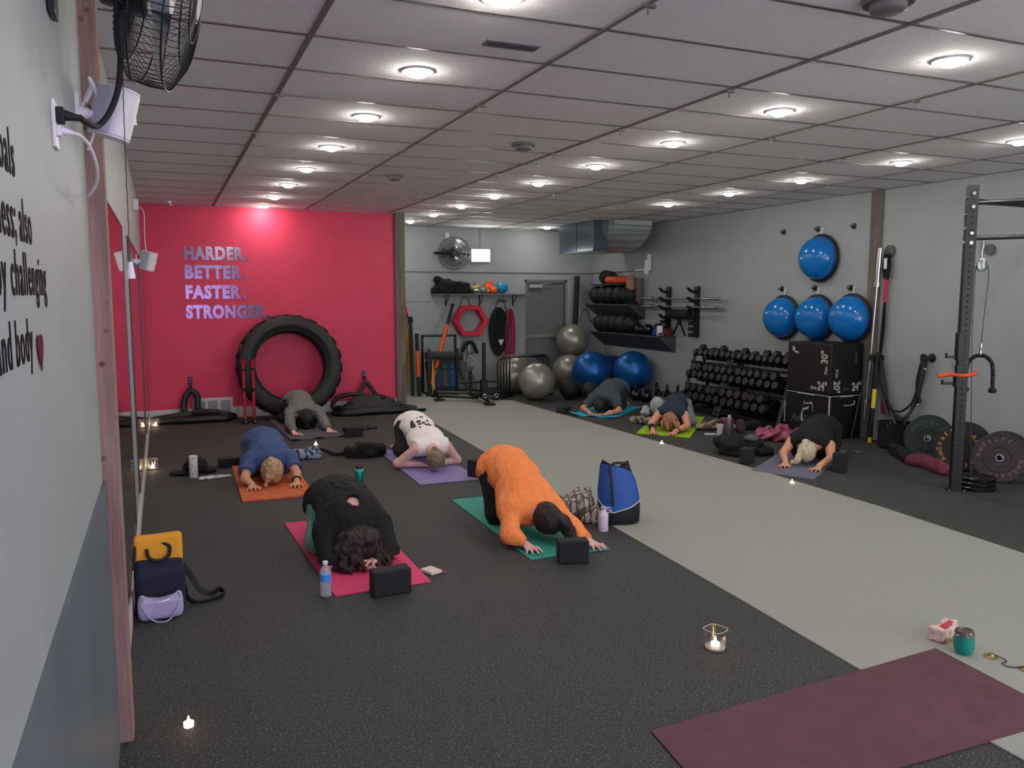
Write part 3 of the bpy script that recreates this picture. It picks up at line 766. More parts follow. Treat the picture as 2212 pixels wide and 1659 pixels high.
# big cage fan (upper corner)
m_fanb = M('fan_black', (22, 22, 26), .35, var=.1)
m_blade = M('fan_blade_alloy', (190, 190, 200), .25, metal=.9, var=.05)
def cage_fan(label, loc, axis, Rr, depth, wires, wallpt, blades=3, cat='fan', spin=0.):
    t = thing('wall_fan', label, cat, loc)
    ax = Vector(axis).normalized()
    q = Vector((0, 0, 1)).rotation_difference(ax).to_matrix().to_4x4()
    g = MB(); k = []
    for z, r in ((-depth*.5, Rr*.55), (-depth*.42, Rr*.8), (-depth*.2, Rr), (depth*.28, Rr), (depth*.46, Rr*.72), (depth*.52, Rr*.42), (depth*.54, Rr*.2)):
        g.torus((0, 0, z), r, Rr*.011, n=56, k=6)
    for i in range(wires):
        a = 2*PI*i/wires
        pts = [(Rr*.30, -depth*.5), (Rr*.8, -depth*.45), (Rr*.985, -depth*.28), (Rr, 0), (Rr*.985, depth*.3), (Rr*.75, depth*.48), (Rr*.12, depth*.55)]
        sw = .04
        g.tube([(r*math.cos(a+sw*(1-r/Rr)), r*math.sin(a+sw*(1-r/Rr)), z) for r, z in pts], Rr*.0055, n=4)
    g.cyl((0, 0, depth*.52), (0, 0, depth*.56), Rr*.17, n=24)
    c = MB(); c.add(g.v, g.f, q); c.build('cage', m_fanb, t)
    c = MB(); b = MB()
    for i in range(blades):
        a0 = 2*PI*i/blades+spin; n = 8
        vs = []; fs = []
        for j in range(n+1):
            r = Rr*(.18+.72*j/n); wd = .85*math.sin(min(1, .35+j/n)*PI*.62)
            for s in range(5):
                a = a0+(s/4-.5)*wd
                vs.append((r*math.cos(a), r*math.sin(a), (s/4-.5)*-Rr*.22))
        for j in range(n):
            for s in range(4):
                fs.append((j*5+s, j*5+s+1, (j+1)*5+s+1, (j+1)*5+s))
        nn = len(vs); vs += [(x, y, z+.003) for x, y, z in vs]; fs += [tuple(nn+v for v in f[::-1]) for f in fs]
        b.add(vs, fs)
    b.cyl((0, 0, -depth*.12), (0, 0, depth*.16), Rr*.19, n=24)
    c.add(b.v, b.f, q); c.build('blades', m_blade, t)
    c = MB(); b = MB().cyl((0, 0, -depth*.85), (0, 0, -depth*.2), Rr*.28, Rr*.3, n=28).cyl((0, 0, -depth*.95), (0, 0, -depth*.85), Rr*.18, Rr*.28, n=28)
    c.add(b.v, b.f, q); c.build('motor', m_fanb, t, bevel=.004)
    wp = Vector(wallpt)-Vector(loc)
    c = MB(); p0 = ax*(-depth*.8); c.tube([p0, p0*.6+wp*.4, wp], Rr*.045, n=8); c.build('arm', m_fanb, t)
    return t
ft = cage_fan('large black cage fan with alloy blades high over the lettered wall', (-.655, -1.52, 2.51), (.93, -.12, -.20), .245, .17, 72, (-.905, -1.62, 2.50), spin=.4)
MB().box((-.255, -.1, .0), (.016, .10, .24)).build('wall_plate', m_fanb, ft, bevel=.003)
# pull cord with bell
pc = MB(); pts = [(-.757, -1.5, 2.47), (-.765, -1.5, 2.2), (-.768, -1.5, 1.79)]
P = spline([Vector(p) for p in pts], 40)
pc.tube([p+Vector((.0006*math.sin(i*1.7), 0, 0)) for i, p in enumerate(P)], .0013, n=5)
o = thing('pull_cord', 'long beaded pull cord ending in a small white bell in front of the mirrors', 'pull cord', (-.768, -1.5, 1.745))
pc2 = MB(); pc2.v = [(v[0]+.768, v[1]+1.5, v[2]-1.745) for v in pc.v]; pc2.f = pc.f
pc2.build('cord', m_dsteel, o)
MB().lathe([(.001, .046), (.006, .046), (.0065, .04), (.012, .006), (.0115, 0), (.001, .002)], 20).build('bell', m_wplast, o)

# outlet plate, plugs and cables
ot = thing('wall_outlet', 'tall white outlet plate with black and white plugs on the grey wall', 'outlet', (XL, -1.665, 2.06))
MB().bb((0, -.035, 0), (.008, .035, .115)).build('plate', m_wplast, ot, bevel=.002)
MB().bb((.008, -.018, .062), (.026, .018, .100)).cyl((.02, 0, .083), (.062, .012, .080), .015, .006, n=12).build('black_plug', m_blk, ot, bevel=.003)
MB().bb((.008, -.013, .030), (.018, .013, .056)).cyl((.015, 0, .045), (.045, .01, .042), .011, .005, n=12).build('white_plug', m_wplast, ot, bevel=.002)
o = MB().tube([(-.862, -1.652, 2.142), (-.845, -1.60, 2.138), (-.828, -1.52, 2.15), (-.80, -1.5, 2.19), (-.775, -1.5, 2.26), (-.765, -1.52, 2.36), (-.77, -1.56, 2.47), (-.80, -1.60, 2.52)], .008, n=10, smooth=8).build('power_cable', m_blk)
tag(o, 'thick black cable looping from the outlet up to the big cage fan', 'cable')
o = MB().tube([(-.876, -1.655, 2.102), (-.862, -1.63, 2.10), (-.846, -1.58, 2.082), (-.838, -1.50, 2.045), (-.846, -1.40, 2.015), (-.868, -1.33, 1.99), (-.885, -1.20, 2.0)], .0042, n=8, smooth=8).build('power_cable', m_wplast)
tag(o, 'thin white cable hanging from the outlet beside the timber post', 'cable')

# speakers
def speaker(label, loc, rz, rx, sc, wall_dx, wires):
    t = thing('wall_speaker', label, 'speaker', loc)
    E = Matrix.Rotation(.36, 4, 'Y') @ Euler((rx, 0, rz)).to_matrix().to_4x4()
    prof = []
    for i in range(32):
        a = 2*PI*i/32; c, s_ = math.cos(a), math.sin(a)
        x = .090*abs(c)**.55*math.copysign(1, c)*sc; y = .062*abs(s_)**.75*math.copysign(1, s_)*sc
        if y > 0: x *= 1-.35*(y/(.062*sc))
        prof.append((x, y))
    hh = .085*sc
    MB().prism(prof, -hh, hh, E).build('cabinet', m_wplast, t, bevel=.006*sc, seg=3)
    cap = [(x*.985, y*.985) for x, y in prof]
    mc = M('speaker_cap', (236, 234, 242), .3)
    MB().prism(cap, hh, hh+.008*sc, E).build('end_cap', mc, t, bevel=.003*sc); MB().prism(cap, -hh-.008*sc, -hh, E).build('end_cap', mc, t, bevel=.003*sc)
    gr = MB(); 
    gr.prism([(x*.93, y) for x, y in prof if y < -.02*sc], -hh*.95, hh*.95, Matrix.Translation(E @ Vector((0, -.004*sc, 0))) @ E)
    gr.build('grille', M('speaker_grille', (205, 203, 212), .6, var=.1, scale=400, bump=.4, bscale=500), t, bevel=.002)
    b = MB(); wx = wall_dx
    b.box((wx+.006*sc, .0, .01), (.012*sc, .05*sc, .10*sc)).cyl((wx+.01*sc, 0, -.005), (wx+.045*sc, 0, -.005), .026*sc, .02*sc, n=20)
    bk = E @ Vector((0, .06*sc, 0))
    b.cyl((wx+.04*sc, 0, -.005), tuple(bk), .016*sc, n=16).box(tuple(bk*.95), (.05*sc, .03*sc, .05*sc), (rx, 0, rz))
    b.build('bracket', m_wplast, t, bevel=.002)
    if wires:
        wmb = MB()
        wmb.tube([(wx+.03, .0, .03), (wx+.05, .01, .075), (wx+.045, .0, .105), (wx+.06, 0, .07), (wx+.075, -.01, .03)], .006, n=8, smooth=6)
        wmb.tube([(wx+.02, .02, .02), (wx+.035, .02, .06), (wx+.055, .01, .09), (wx+.062, 0, .05)], .0045, n=8, smooth=6)
        wmb.tube([(wx+.06, -.02, -.02), (wx+.05, -.01, -.07), (wx+.03, 0, -.12)], .004, n=8, smooth=6)
        wmb.build('cable_bundle', m_wplast, t)
    return t
speaker('large white loudspeaker on a wall bracket beside the timber post', (-.805, -1.0, 2.285), -.95, .12, .86, -.115, True)
speaker('small white loudspeaker high on the wall beside the red wall corner', (-.80, 5.2, 2.05), -.9, .15, 1.02, -.12, False)
o = thing('junction_box', 'small white box and wire near the ceiling over the small loudspeaker', 'junction box', (XL, 5.25, 2.61))
MB().bb((0, -.04, -.05), (.05, .04, .06)).build('box', m_wplast, o, bevel=.004)
MB().tube([(.04, .0, -.02), (.08, -.02, -.03), (.10, -.03, -.10), (.095, -.03, -.28), (.10, -.05, -.47)], .004, n=6, smooth=6).build('wire', m_wplast, o)
o = MB().cyl((-.55, 7.55, 2.909), (-.55, 7.55, 2.88), .03, .022, n=20).cyl((-.55, 7.55, 2.885), (-.53, 7.50, 2.85), .014, .012, n=12).build('ceiling_sensor', m_wplast, bevel=.002)
tag(o, 'tiny white sensor on the ceiling over the left corner of the red wall', 'sensor')

# ---------------------------------------------------------------- red wall
m_let = M('mirror_black_letters', (100, 88, 102), .16, metal=.85, var=.04, scale=3)
for i, (b_, w_, z) in enumerate((('HARDER.', .83, 2.19), ('BETTER.', .80, 1.935), ('FASTER.', .78, 1.665), ('STRONGER.', 1.09, 1.395))):
    o = text('wall_lettering', b_[:-1], .235, m_let, frame((-.395, YR-.001, z), (1, 0, 0), (0, 0, 1)), ext=.006, off=.0135, spacing=1.13)
    import bmesh
    bm = bmesh.new(); bm.from_mesh(o.data); xm = max(v.co.x for v in bm.verts)+.03
    bmesh.ops.create_cube(bm, size=1, matrix=Matrix.Translation((xm+.022, YR-.003, z+.016)) @ Matrix.Diagonal((.044, .012, .044, 1))); bm.to_mesh(o.data); bm.free()
    wv = max(v.co.x for v in o.data.vertices)+.395
    k = w_/wv
    for v in o.data.vertices: v.co.x = -.395+(v.co.x+.395)*k
    tag(o, 'glossy dark capital letters reading %s on the red wall' % b_, 'lettering', 'block capitals on the red wall')
rt = thing('floor_register', 'white three-panel air vent set in the baseboard behind the rope anchor', 'vent', (-.10, YR-.02, .03))
f = MB(); 
f.bb((-.26, -.006, 0), (.26, 0, .26))
vf = f.build('frame', m_white, rt, bevel=.003)
lou = M('vent_louver', (170, 168, 168), .5)
for k in range(3):
    c = -.165+k*.165; g = MB()
    for j in range(14): g.box((c, -.011, .045+j*.0135), (.135, .012, .003), (.6, 0, 0))
    for j in range(9): g.bb((c-.067+j*.0166, -.009, .035), (c-.065+j*.0166, -.005, .23))
    g.build('louver_panel', lou, vf)
# tractor tyre
def tire():
    R0 = .715; ri = .475; w = .17
    t = thing('tractor_tire', 'huge black tractor tyre leaning on the red wall', 'tire', (.93, 7.62, 0), (0, 0, 0))
    q = Matrix.Translation((-.02, -.03, .725)) @ Euler((-.2, 0, 0)).to_matrix().to_4x4() @ Euler((PI/2, 0, 0)).to_matrix().to_4x4()
    prof = [(ri, -.10), (ri+.02, -.13), (ri+.08, -.165), (ri+.15, -.165), (ri+.2, -.14), (R0-.03, -.10), (R0-.025, 0), (R0-.03, .10), (ri+.2, .14), (ri+.15, .165), (ri+.08, .165), (ri+.02, .13), (ri, .10), (ri+.02, .06), (ri+.09, .05), (ri+.12, 0), (ri+.09, -.05), (ri+.02, -.06)]
    a = MB(); b = MB().lathe(prof, 96, close=True)
    nl = 22
    for i in range(nl):
        for s in (-1, 1):
            a0 = 2*PI*(i+(.5 if s > 0 else 0))/nl
            vs = []
            for j in range(6):
                u = j/5; an = a0+u*.17; z = s*(.005+u*.15); r = R0-.045-.055*max(0, u-.55)/.45
                wd = .040; rt_ = r+.052*(1-.2*u)
                for da, rr_ in ((-wd/R0, r-.015), (wd/R0, r-.015), (wd*.7/R0, rt_), (-wd*.7/R0, rt_)):
                    vs.append((rr_*math.cos(an+da), rr_*math.sin(an+da), z))
            fs = []
            for j in range(5):
                for k in range(4): fs.append((j*4+k, j*4+(k+1) % 4, j*4+4+(k+1) % 4, j*4+4+k))
            fs += [(3, 2, 1, 0), (20, 21, 22, 23)]
            b.add(vs, fs)
    a.add(b.v, b.f, q)
    a.build('tire_body', M('old_tyre_rubber', (30, 29, 28), .6, var=.3, scale=8, bump=.2, bscale=40), t, bevel=.004)
    c = MB().add(*(lambda z: (z.v, z.f))(MB().torus((0, 0, -.125), ri+.012, .012, n=72)), q).add(*(lambda z: (z.v, z.f))(MB().torus((0, 0, .125), ri+.012, .012, n=72)), q)
    c.build('bead', m_blk, t)
tire()
# sledge hammers
for i, x in enumerate((.265, .385)):
    t = thing('sledgehammer', ['red-handled sledgehammer standing on its head, nearer the floor vent', 'red-handled sledgehammer standing on its head against the tyre'][i], 'sledgehammer', (x, 7.30-.01*i, 0), group='sledgehammers by the tyre')
    MB().cyl((0, -.095, .034), (0, .075, .034), .033, n=8).build('head', m_blks, t, bevel=.004)
    MB().cyl((0, -.096, .034), (0, -.0975, .034), .014, n=12).build('striking_face', m_chrome, t)
    MB().tube([(0, 0, .06), (0, .02, .45), (.0, .04, .80)], .021, n=12).cyl((0, .04, .78), (0, .042, .845), .022, .034, n=16).build('handle', M('red_fibreglass', (176, 24, 50), .4), t)
    MB().cyl((0, .019, .42), (0, .021, .47), .0235, n=14).build('grip_ring', m_blk, t)
    MB().cyl((0, .034, .70), (0, .036, .73), .0235, n=14).build('grip_ring', m_blk, t)
# battle ropes
def rope_pile(label, loc, strands, r, anc):
    t = thing('battle_rope', label, 'rope', loc)
    g = MB()
    for s in strands: g.tube(s, r, n=10, smooth=7)
    g.build('rope', m_rope, t)
    MB().tube(anc[0], .013, n=8, smooth=5).box((anc[1][0], anc[1][1]+.012, anc[1][2]), (.055, .012, .13)).build('wall_anchor', M('anchor_purple_steel', (60, 56, 74), .3, metal=.8), t)
    MB().sphere((anc[1][0], anc[1][1]-.0, anc[1][2]+.035), .013, 12).sphere((anc[1][0], anc[1][1]-.0, anc[1][2]-.01), .013, 12).build('bolt', m_chrome, t)
m_rope = M('black_rope', (14, 13, 15), .5, var=.3, scale=30, bump=.5, bscale=45)
rope_pile('black battle rope looped from its wall anchor in front of the floor vent', (-.36, 7.74, 0), [
    [(-.02, .12, .42), (-.09, .1, .33), (-.12, .05, .18), (-.06, 0, .08), (.08, -.04, .10), (.25, -.05, .09), (.28, -.1, .06), (.1, -.12, .05), (-.3, -.1, .05)],
    [(-.02, .12, .42), (.06, .1, .33), (.06, .06, .18), (.14, .02, .10), (.36, -.02, .08), (.5, -.06, .06), (.45, -.13, .05), (.0, -.17, .05), (-.35, -.16, .05), (-.5, -.12, .05), (-.47, -.06, .06), (-.2, -.05, .09), (.1, 0, .11)],
    [(-.48, -.1, .04), (-.2, -.2, .045), (.2, -.2, .045), (.42, -.18, .045), (.3, -.1, .12), (.0, -.06, .13)]], .042, ([(-.02, .14, .50), (-.02, .10, .47), (-.02, .12, .42)], (-.02, .165, .53)))
rb = random.Random(5); st = []
st.append([(.0, .12, .44), (-.07, .1, .34), (-.1, .04, .24), (-.02, -.02, .20), (.15, -.08, .16), (.3, -.1, .06)])
st.append([(.0, .12, .44), (.06, .1, .36), (.14, .06, .24), (.25, 0, .16), (.42, -.06, .09), (.55, -.1, .05)])
st.append([(-.45, .0, .045), (-.52, .02, .12), (-.42, .04, .24), (-.2, .04, .27), (.0, .02, .24), (.2, -.02, .16)])
for i in range(9):
    z = .035+.024*i+rb.uniform(-.008, .008); s = 1-.075*i+rb.uniform(-.07, .07)
    st.append([(-.55*s+rb.uniform(-.05, .05), -.12, z), (-.4*s, -.28+.02*i, z), (0, -.30+.025*i, z+.01), (.38*s, -.27+.02*i, z), (.55*s, -.14, z), (.35*s, -.04, z+.01), (-.1, -.02, z), (-.45*s, -.04, z)])
st.append([(.3, -.1, .07), (.5, -.16, .05), (.62, -.2, .045), (.66, -.1, .05), (.5, 0, .06)])
rope_pile('tangled pile of black battle rope on the floor between the tyre and the timber column', (2.02, 7.66, 0), st, .031, ([(0, .2, .50), (0, .16, .47), (0, .13, .43)], (0, .24, .53)))
o = MB().cyl((2.50, 7.26, .03), (2.80, 7.42, .03), .028, n=16).build('steel_bar', m_blks); tag(o, 'short black bar lying at the foot of the timber column', 'bar')

# ---------------------------------------------------------------- floor things, left group
def block(label, loc, size, rz=0):
    o = MB().box((0, 0, size[2]/2), size).build('yoga_block', m_foam, bevel=.012, seg=3, loc=loc); o.rotation_euler = (0, 0, rz)
    return tag(o, label, 'yoga block', 'black foam yoga blocks')
block('black foam yoga block on its long side at the near end of the pink mat', (.445, .42, .0), (.225, .10, .15), .05)
block('black foam yoga block at the near edge of the teal mat by the hand', (1.66, .50, .0), (.20, .10, .15), -.30)
block('black foam yoga block standing behind the orange top by the purple mat', (1.965, 3.03, 0), (.105, .17, .165), .5)
block('long black foam block on the floor beside the orange mat', (-.13, 4.48, 0), (.225, .15, .09), 0)
block('black foam yoga block at the corner of the charcoal mat', (1.38, 5.72, 0), (.215, .11, .115), 0)
block('black foam yoga block at the edge of the turf beside the turquoise mat', (4.62, 6.5, 0), (.23, .15, .09), .7)
block('black foam yoga block beside the backpack by the blue-grey mat', (4.72, 2.55, 0), (.15, .11, .16), .6)
block('upright black foam yoga block by the hand on the blue-grey mat', (5.27, 1.865, 0), (.085, .13, .19), .6)

def votive(label, loc, fl):
    t = thing('glass_votive', label, 'candle holder', loc, (0, 0, .35))
    a, h = .052, .098
    def rsq(r): return [(r*abs(math.cos(q))**.5*math.copysign(1, math.cos(q)), r*abs(math.sin(q))**.5*math.copysign(1, math.sin(q))) for q in [2*PI*i/32 for i in range(32)]]
    o = rsq(a); n = rsq(a-.004); g = MB(); k = 32
    vs = [(x*.93, y*.93, 0) for x, y in o]+[(x, y, .03) for x, y in o]+[(x*.96, y*.96, h) for x, y in o]+[(x*.96, y*.96, h) for x, y in n]+[(x, y, .03) for x, y in n]+[(x*.9, y*.9, .014) for x, y in n]
    fs = [(j*k+i, j*k+(i+1) % k, (j+1)*k+(i+1) % k, (j+1)*k+i) for j in range(5) for i in range(k)]+[tuple(range(k-1, -1, -1)), tuple(range(5*k, 6*k))]
    g.add(vs, fs).build('glass', m_glass, t)
    MB().tube([(x*.955, y*.955, h) for x, y in o], .0018, n=6, closed=True).build('painted_rim_highlight', M('glass_rim_highlight', (196, 190, 180), .15), t)  # opaque pale tube paints the bright highlight along the glass lip
    MB().lathe([(.001, .001), (.047, .001), (.049, .012), (.001, .013)], 32).build('thick_glass_base', M('pale_glass_base', (196, 192, 188), .15, trans=.3), t)
    c = thing('tealight_candle', label.replace('square glass votive', 'tealight in the votive'), 'candle', (loc[0], loc[1], .015))
    wc = MB().lathe([(.021, 0), (.021, .016), (.019, .016), (.0185, .013), (.001, .012)], 24).build('wax_cup', m_wax, c)
    MB().lathe([(.0005, .012), (.0055, .02), (.0065, .027), (.004, .038), (.0005, .048)], 12).build('flame', fl, wc)
m_glass = bpy.data.materials.new('clear_glass'); m_glass.use_nodes = True
_t = m_glass.node_tree; _t.nodes.clear()
_o = _t.nodes.new('ShaderNodeOutputMaterial'); _tr = _t.nodes.new('ShaderNodeBsdfTransparent'); _gl = _t.nodes.new('ShaderNodeBsdfGlossy'); _fr = _t.nodes.new('ShaderNodeLayerWeight'); _mi = _t.nodes.new('ShaderNodeMixShader')
_tr.inputs[0].default_value = (1, 1, .99, 1); _gl.inputs['Roughness'].default_value = .05; _fr.inputs['Blend'].default_value = .12
_mi.inputs[0].default_value = .10; _t.links.new(_tr.outputs[0], _mi.inputs[1]); _t.links.new(_gl.outputs[0], _mi.inputs[2]); _t.links.new(_mi.outputs[0], _o.inputs[0])
m_wax = M('candle_wax', (255, 236, 214), .5, var=0, emit=.9)
m_flame = emis('candle_flame', (255, 176, 84), 16)
m_flameb = emis('candle_flame_bright', (255, 214, 150), 60)
votive('square glass votive on the rubber floor near the edge of the maroon mat', (1.70, -.92, 0), m_flame)
votive('square glass votive against the mirrored wall level with the orange mat', (-.845, 4.62, 0), m_flameb)
votive('square glass votive in the corner between the mirrors and the red wall', (-.84, 7.45, 0), m_flameb)
def tealight(label, loc):
    c = thing('tealight_candle', label, 'candle', loc)
    wc = MB().lathe([(.019, 0), (.020, .018), (.018, .018), (.0175, .014), (.001, .013)], 24).build('wax_cup', m_wax, c)
    MB().lathe([(.0005, .012), (.0055, .02), (.0065, .026), (.004, .036), (.0005, .046)], 12).build('flame', m_flame, wc)
tealight('lit white tealight alone on the floor near the timber post', (-.665, -.69, 0))
tealight('lit white tealight on the floor before the charcoal mat', (.855, 5.30, 0))
tealight('lit white tealight on the floor before the blue-grey mat', (4.49, 1.65, 0))
tealight('lit tealight with an orange glow on the floor before the lime mat', (4.52, 3.80, 0))

# bottles
def bottle(label, loc, prof, mat, parts=(), rot=(0, 0, 0), name='water_bottle'):
    t = thing(name, label, 'bottle', loc, rot)
    MB().lathe(prof, 32).build('bottle_body', mat, t)
    for n, p, m in parts: MB().lathe(p, 28).build(n, m, t)
    return t
m_pet = bpy.data.materials.new('clear_plastic'); m_pet.use_nodes = True
_b = m_pet.node_tree.nodes['Principled BSDF']; _b.inputs['Transmission Weight'].default_value = .72; _b.inputs['Roughness'].default_value = .05; _b.inputs['IOR'].default_value = 1.08; _b.inputs['Base Color'].default_value = (.85, .87, .9, 1)
rib = [(.001, 0), (.026, 0), (.032, .006)]+[(.032-.0018*(i % 2), .012+i*.006) for i in range(12)]+[(.0325, .09), (.0325, .135), (.031, .145), (.024, .165), (.0135, .18), (.0125, .192), (.012, .195)]
t = bottle('clear plastic water bottle with a blue label at the corner of the pink mat', (.095, .515, 0), rib, m_pet, [('cap', [(.001, .205), (.0145, .204), (.015, .19), (.014, .188)], m_wplast), ('label', [(.0332, .092), (.0334, .133)], M('blue_label', (70, 150, 224), .4, dark=(30, 70, 160), scale=30, thr=(.42, .46)))])
m_teal = M('teal_metallic', (0, 128, 122), .3, metal=.55, var=.05, scale=8)
bottle('tall teal metal bottle on the floor behind the person in black', (.80, 2.80, 0), [(.001, 0), (.034, 0), (.036, .004), (.036, .205), (.034, .21)], m_teal, [('collar', [(.0365, .205), (.0365, .222), (.03, .226)], M('pale_teal', (96, 190, 184), .35)), ('cap', [(.001, .252), (.026, .25), (.028, .246), (.028, .226)], m_blks)])
m_pinkb = M('blush_lacquer', (226, 206, 218), .35, var=.02)
t = bottle('blush pink bottle with a ring lid beside the blue and black bag', (2.185, 1.03, 0), [(.001, 0), (.033, 0), (.036, .005), (.036, .115), (.034, .128), (.020, .150), (.019, .158)], m_pinkb, [('lid', [(.001, .182), (.017, .181), (.021, .176), (.0215, .158), (.019, .156)], M('grey_lilac_lid', (168, 166, 172), .4))])
MB().torus((.034, -.006, .150), .022, .0045, (.3, 1, .2), n=28, k=8).build('lid_ring', M('lid_ring_grey', (180, 182, 188), .4), t)
m_mot = M('spotted_white', (222, 216, 212), .6, dark=(110, 104, 100), scale=55, thr=(.36, .42))
bottle('white spotted cylinder bottle in front of the black cap', (-.485, 4.06, 0), [(.001, 0), (.036, 0), (.038, .004), (.038, .205), (.034, .208), (.033, .202), (.001, .202)], m_mot)
bottle('slim grey steel bottle beside the white travel cup', (5.56, 3.92, 0), [(.001, 0), (.032, 0), (.035, .006), (.035, .165), (.031, .19), (.019, .215), (.018, .222)], M('brushed_grey', (112, 120, 118), .4, metal=.5), [('cap', [(.001, .262), (.018, .260), (.02, .255), (.02, .222)], M('pale_cap', (190, 190, 186), .4))])
t = thing('travel_cup', 'white travel cup with a dark lid by the lime mat', 'cup', (5.50, 4.02, 0))
MB().lathe([(.001, 0), (.030, 0), (.032, .004), (.037, .09), (.044, .10), (.045, .155)], 32).build('cup', m_wplast, t)
MB().lathe([(.046, .153), (.046, .163), (.040, .17), (.012, .172), (.010, .182), (.001, .183)], 32).build('lid', m_blks, t)
o = MB().box((0, 0, .055), (.10, .14, .19)).build('mauve_box', M('mauve_fabric', (132, 66, 88), .8), loc=(5.68, 4.12, 0), bevel=.015, seg=3); o.rotation_euler = (0, 0, .5); o.location.z = .042
tag(o, 'upright mauve pouch behind the white travel cup', 'pouch')
o = MB().box((0, 0, .005), (.075, .15, .009)).build('smartphone', m_wplast, loc=(5.44, 4.12, 0), bevel=.003); o.rotation_euler = (0, 0, 1.1); tag(o, 'white phone lying beside the white travel cup', 'phone')
t = thing('smartphone', 'white phone with a worn edge on the rubber floor beside the pink mat', 'phone', (.765, .66, 0), (0, 0, .35))
MB().box((0, 0, .012), (.085, .115, .02)).build('case', M('ivory_case', (214, 204, 186), .4, dark=(150, 130, 110), scale=25, thr=(.25, .35)), t, bevel=.006, seg=3)
MB().torus((.052, -.05, .006), .016, .0035, n=20, k=6).build('wrist_loop', M('pink_cord', (170, 60, 84), .6), t)
# teal tumbler on the turf
t = thing('stemless_tumbler', 'teal tumbler with a clear lid beside the far corner of the maroon mat', 'tumbler', (2.745, -1.44, .006))
MB().lathe([(.001, 0), (.030, 0), (.038, .008), (.045, .035), (.046, .06), (.0435, .095)], 36).build('tumbler_body', M('teal_silicone', (16, 138, 122), .4, var=.03), t)
MB().lathe([(.0435, .094), (.0425, .108), (.038, .116), (.030, .118), (.028, .112), (.001, .112)], 36).build('lid', M('smoky_lid', (120, 104, 96), .12, trans=.4), t)
MB().lathe([(.044, .092), (.0445, .098), (.043, .099)], 36).build('rim', m_chrome, t)
# tissue pack
t = thing('tissue_packet', 'crumpled white and red paper packet behind the teal tumbler', 'packet', (2.80, -1.285, .006), (0, 0, .15))
F = SDF((-.1, -.06, -.01), (.12, .07, .1), .0035).rbox((0, 0, .035), (.068, .035, .032), .008).rbox((.035, 0, .05), (.06, .03, .018), .006, (0, -.15, .3)).noise(.004, 55, 2, ridge=True)
F.clip((0, 0, .001), (0, 0, -1)); F.build('wrapper', M('white_wrapper', (222, 196, 182), .5, dark=(190, 150, 134), scale=22, thr=(.35, .45)), t)
MB().box((.01, -.012, .074), (.10, .030, .006), (.25, -.05, .1)).build('red_label', M('red_print', (176, 50, 66), .5), t)
MB().box((-.005, -.028, .012), (.10, .03, .024)).build('base_card', M('tan_card', (150, 112, 90), .8), t, bevel=.004)
# hand cymbals
m_brass = M('aged_brass', (150, 136, 92), .3, metal=.85, var=.15, scale=30)
t = thing('hand_cymbals', 'pair of small brass hand cymbals joined by a black cord on the turf', 'cymbals', (2.83, -1.56, .007))
for i, p in enumerate(((-.005, .04, 0), (.02, -.115, 0))):
    MB().lathe([(.031, 0), (.031, .002), (.018, .008), (.014, .016), (.006, .018), (.001, .018)], 32, origin=p).build('cymbal', m_brass, t)
MB().tube([(-.005, .04, .018), (.012, .01, .01), (.02, -.015, .004), (.005, -.03, .004), (-.03, -.035, .004), (-.032, -.07, .004), (-.01, -.085, .004), (.02, -.115, .018)], .0022, n=6, smooth=6).build('cord', m_blk, t)
# ================================================================ door, duct, alcove back wall
m_door = M('door_grey_paint', (112, 114, 112), .45, var=.04, scale=8)
dt = MB().bb((5.56, YB+.01, 0), (5.60, YB+.12, 1.99)).bb((6.41, YB+.01, 0), (6.45, YB+.12, 1.99)).bb((5.56, YB+.01, 1.95), (6.45, YB+.12, 1.99)).build('door_1', M('door_frame_grey', (134, 136, 132), .5), kind='structure')
dpn = bx('door_panel', (5.60, YB+.05, 0), (6.41, YB+.09, 1.95), m_door, dt)
MB().bb((5.60, YB+.025, .90), (6.40, YB+.05, .96)).bb((6.30, YB-.01, .86), (6.37, YB+.05, 1.02)).build('push_bar', M('door_bar_grey', (160, 162, 158), .35, metal=.5), dpn, bevel=.006)
MB().bb((5.66, YB-.01, 1.84), (5.92, YB+.05, 1.90)).cyl((5.88, YB+.0, 1.91), (6.1, YB-.03, 1.93), .008, n=8).build('door_closer', M('closer_grey', (172, 174, 170), .4), dpn, bevel=.004)
MB().bb((6.385, YB+.0, 0), (6.40, YB+.05, 1.94)).build('edge_strip', m_steel, dt)

# duct unit
t = thing('air_duct', 'boxy dark plenum with a silver curved duct under the ceiling above the corner', 'duct', (6.3, 8.3, 2.41))
D = Vector((6.3, 8.3, 2.41))
def rel(p): return (p[0]-D.x, p[1]-D.y, p[2]-D.z)
MB().bb(rel((5.75, 7.72, 2.41)), rel((6.02, 8.95, 2.905))).build('plenum', M('plenum_blue_grey', (84, 98, 106), .16, metal=.4, var=.04, scale=4), t, bevel=.006)
MB().bb(rel((5.742, 8.30, 2.43)), rel((5.75, 8.31, 2.90))).bb(rel((5.742, 7.72, 2.41)), rel((5.75, 8.95, 2.43))).build('seam', m_dsteel, t)
pr = [(8.95, 2.905), (8.95, 2.43), (8.35, 2.43)]+[(8.35-.85*math.sin(a), 2.43+.475*(1-math.cos(a))) for a in [PI/2*i/14 for i in range(1, 15)]]
n = len(pr); vs = [rel((x, y, z)) for x in (6.02, 6.72) for y, z in pr]
fs = [tuple(range(n)), tuple(range(2*n-1, n-1, -1))]+[(i, (i+1) % n, n+(i+1) % n, n+i) for i in range(n)]
MB().add(vs, fs).build('duct_elbow', M('bright_galvanised', (200, 206, 204), .36, metal=.6, var=.25, scale=3, aniso=(.3, 1, 5)), t, smooth=30)
g = MB()
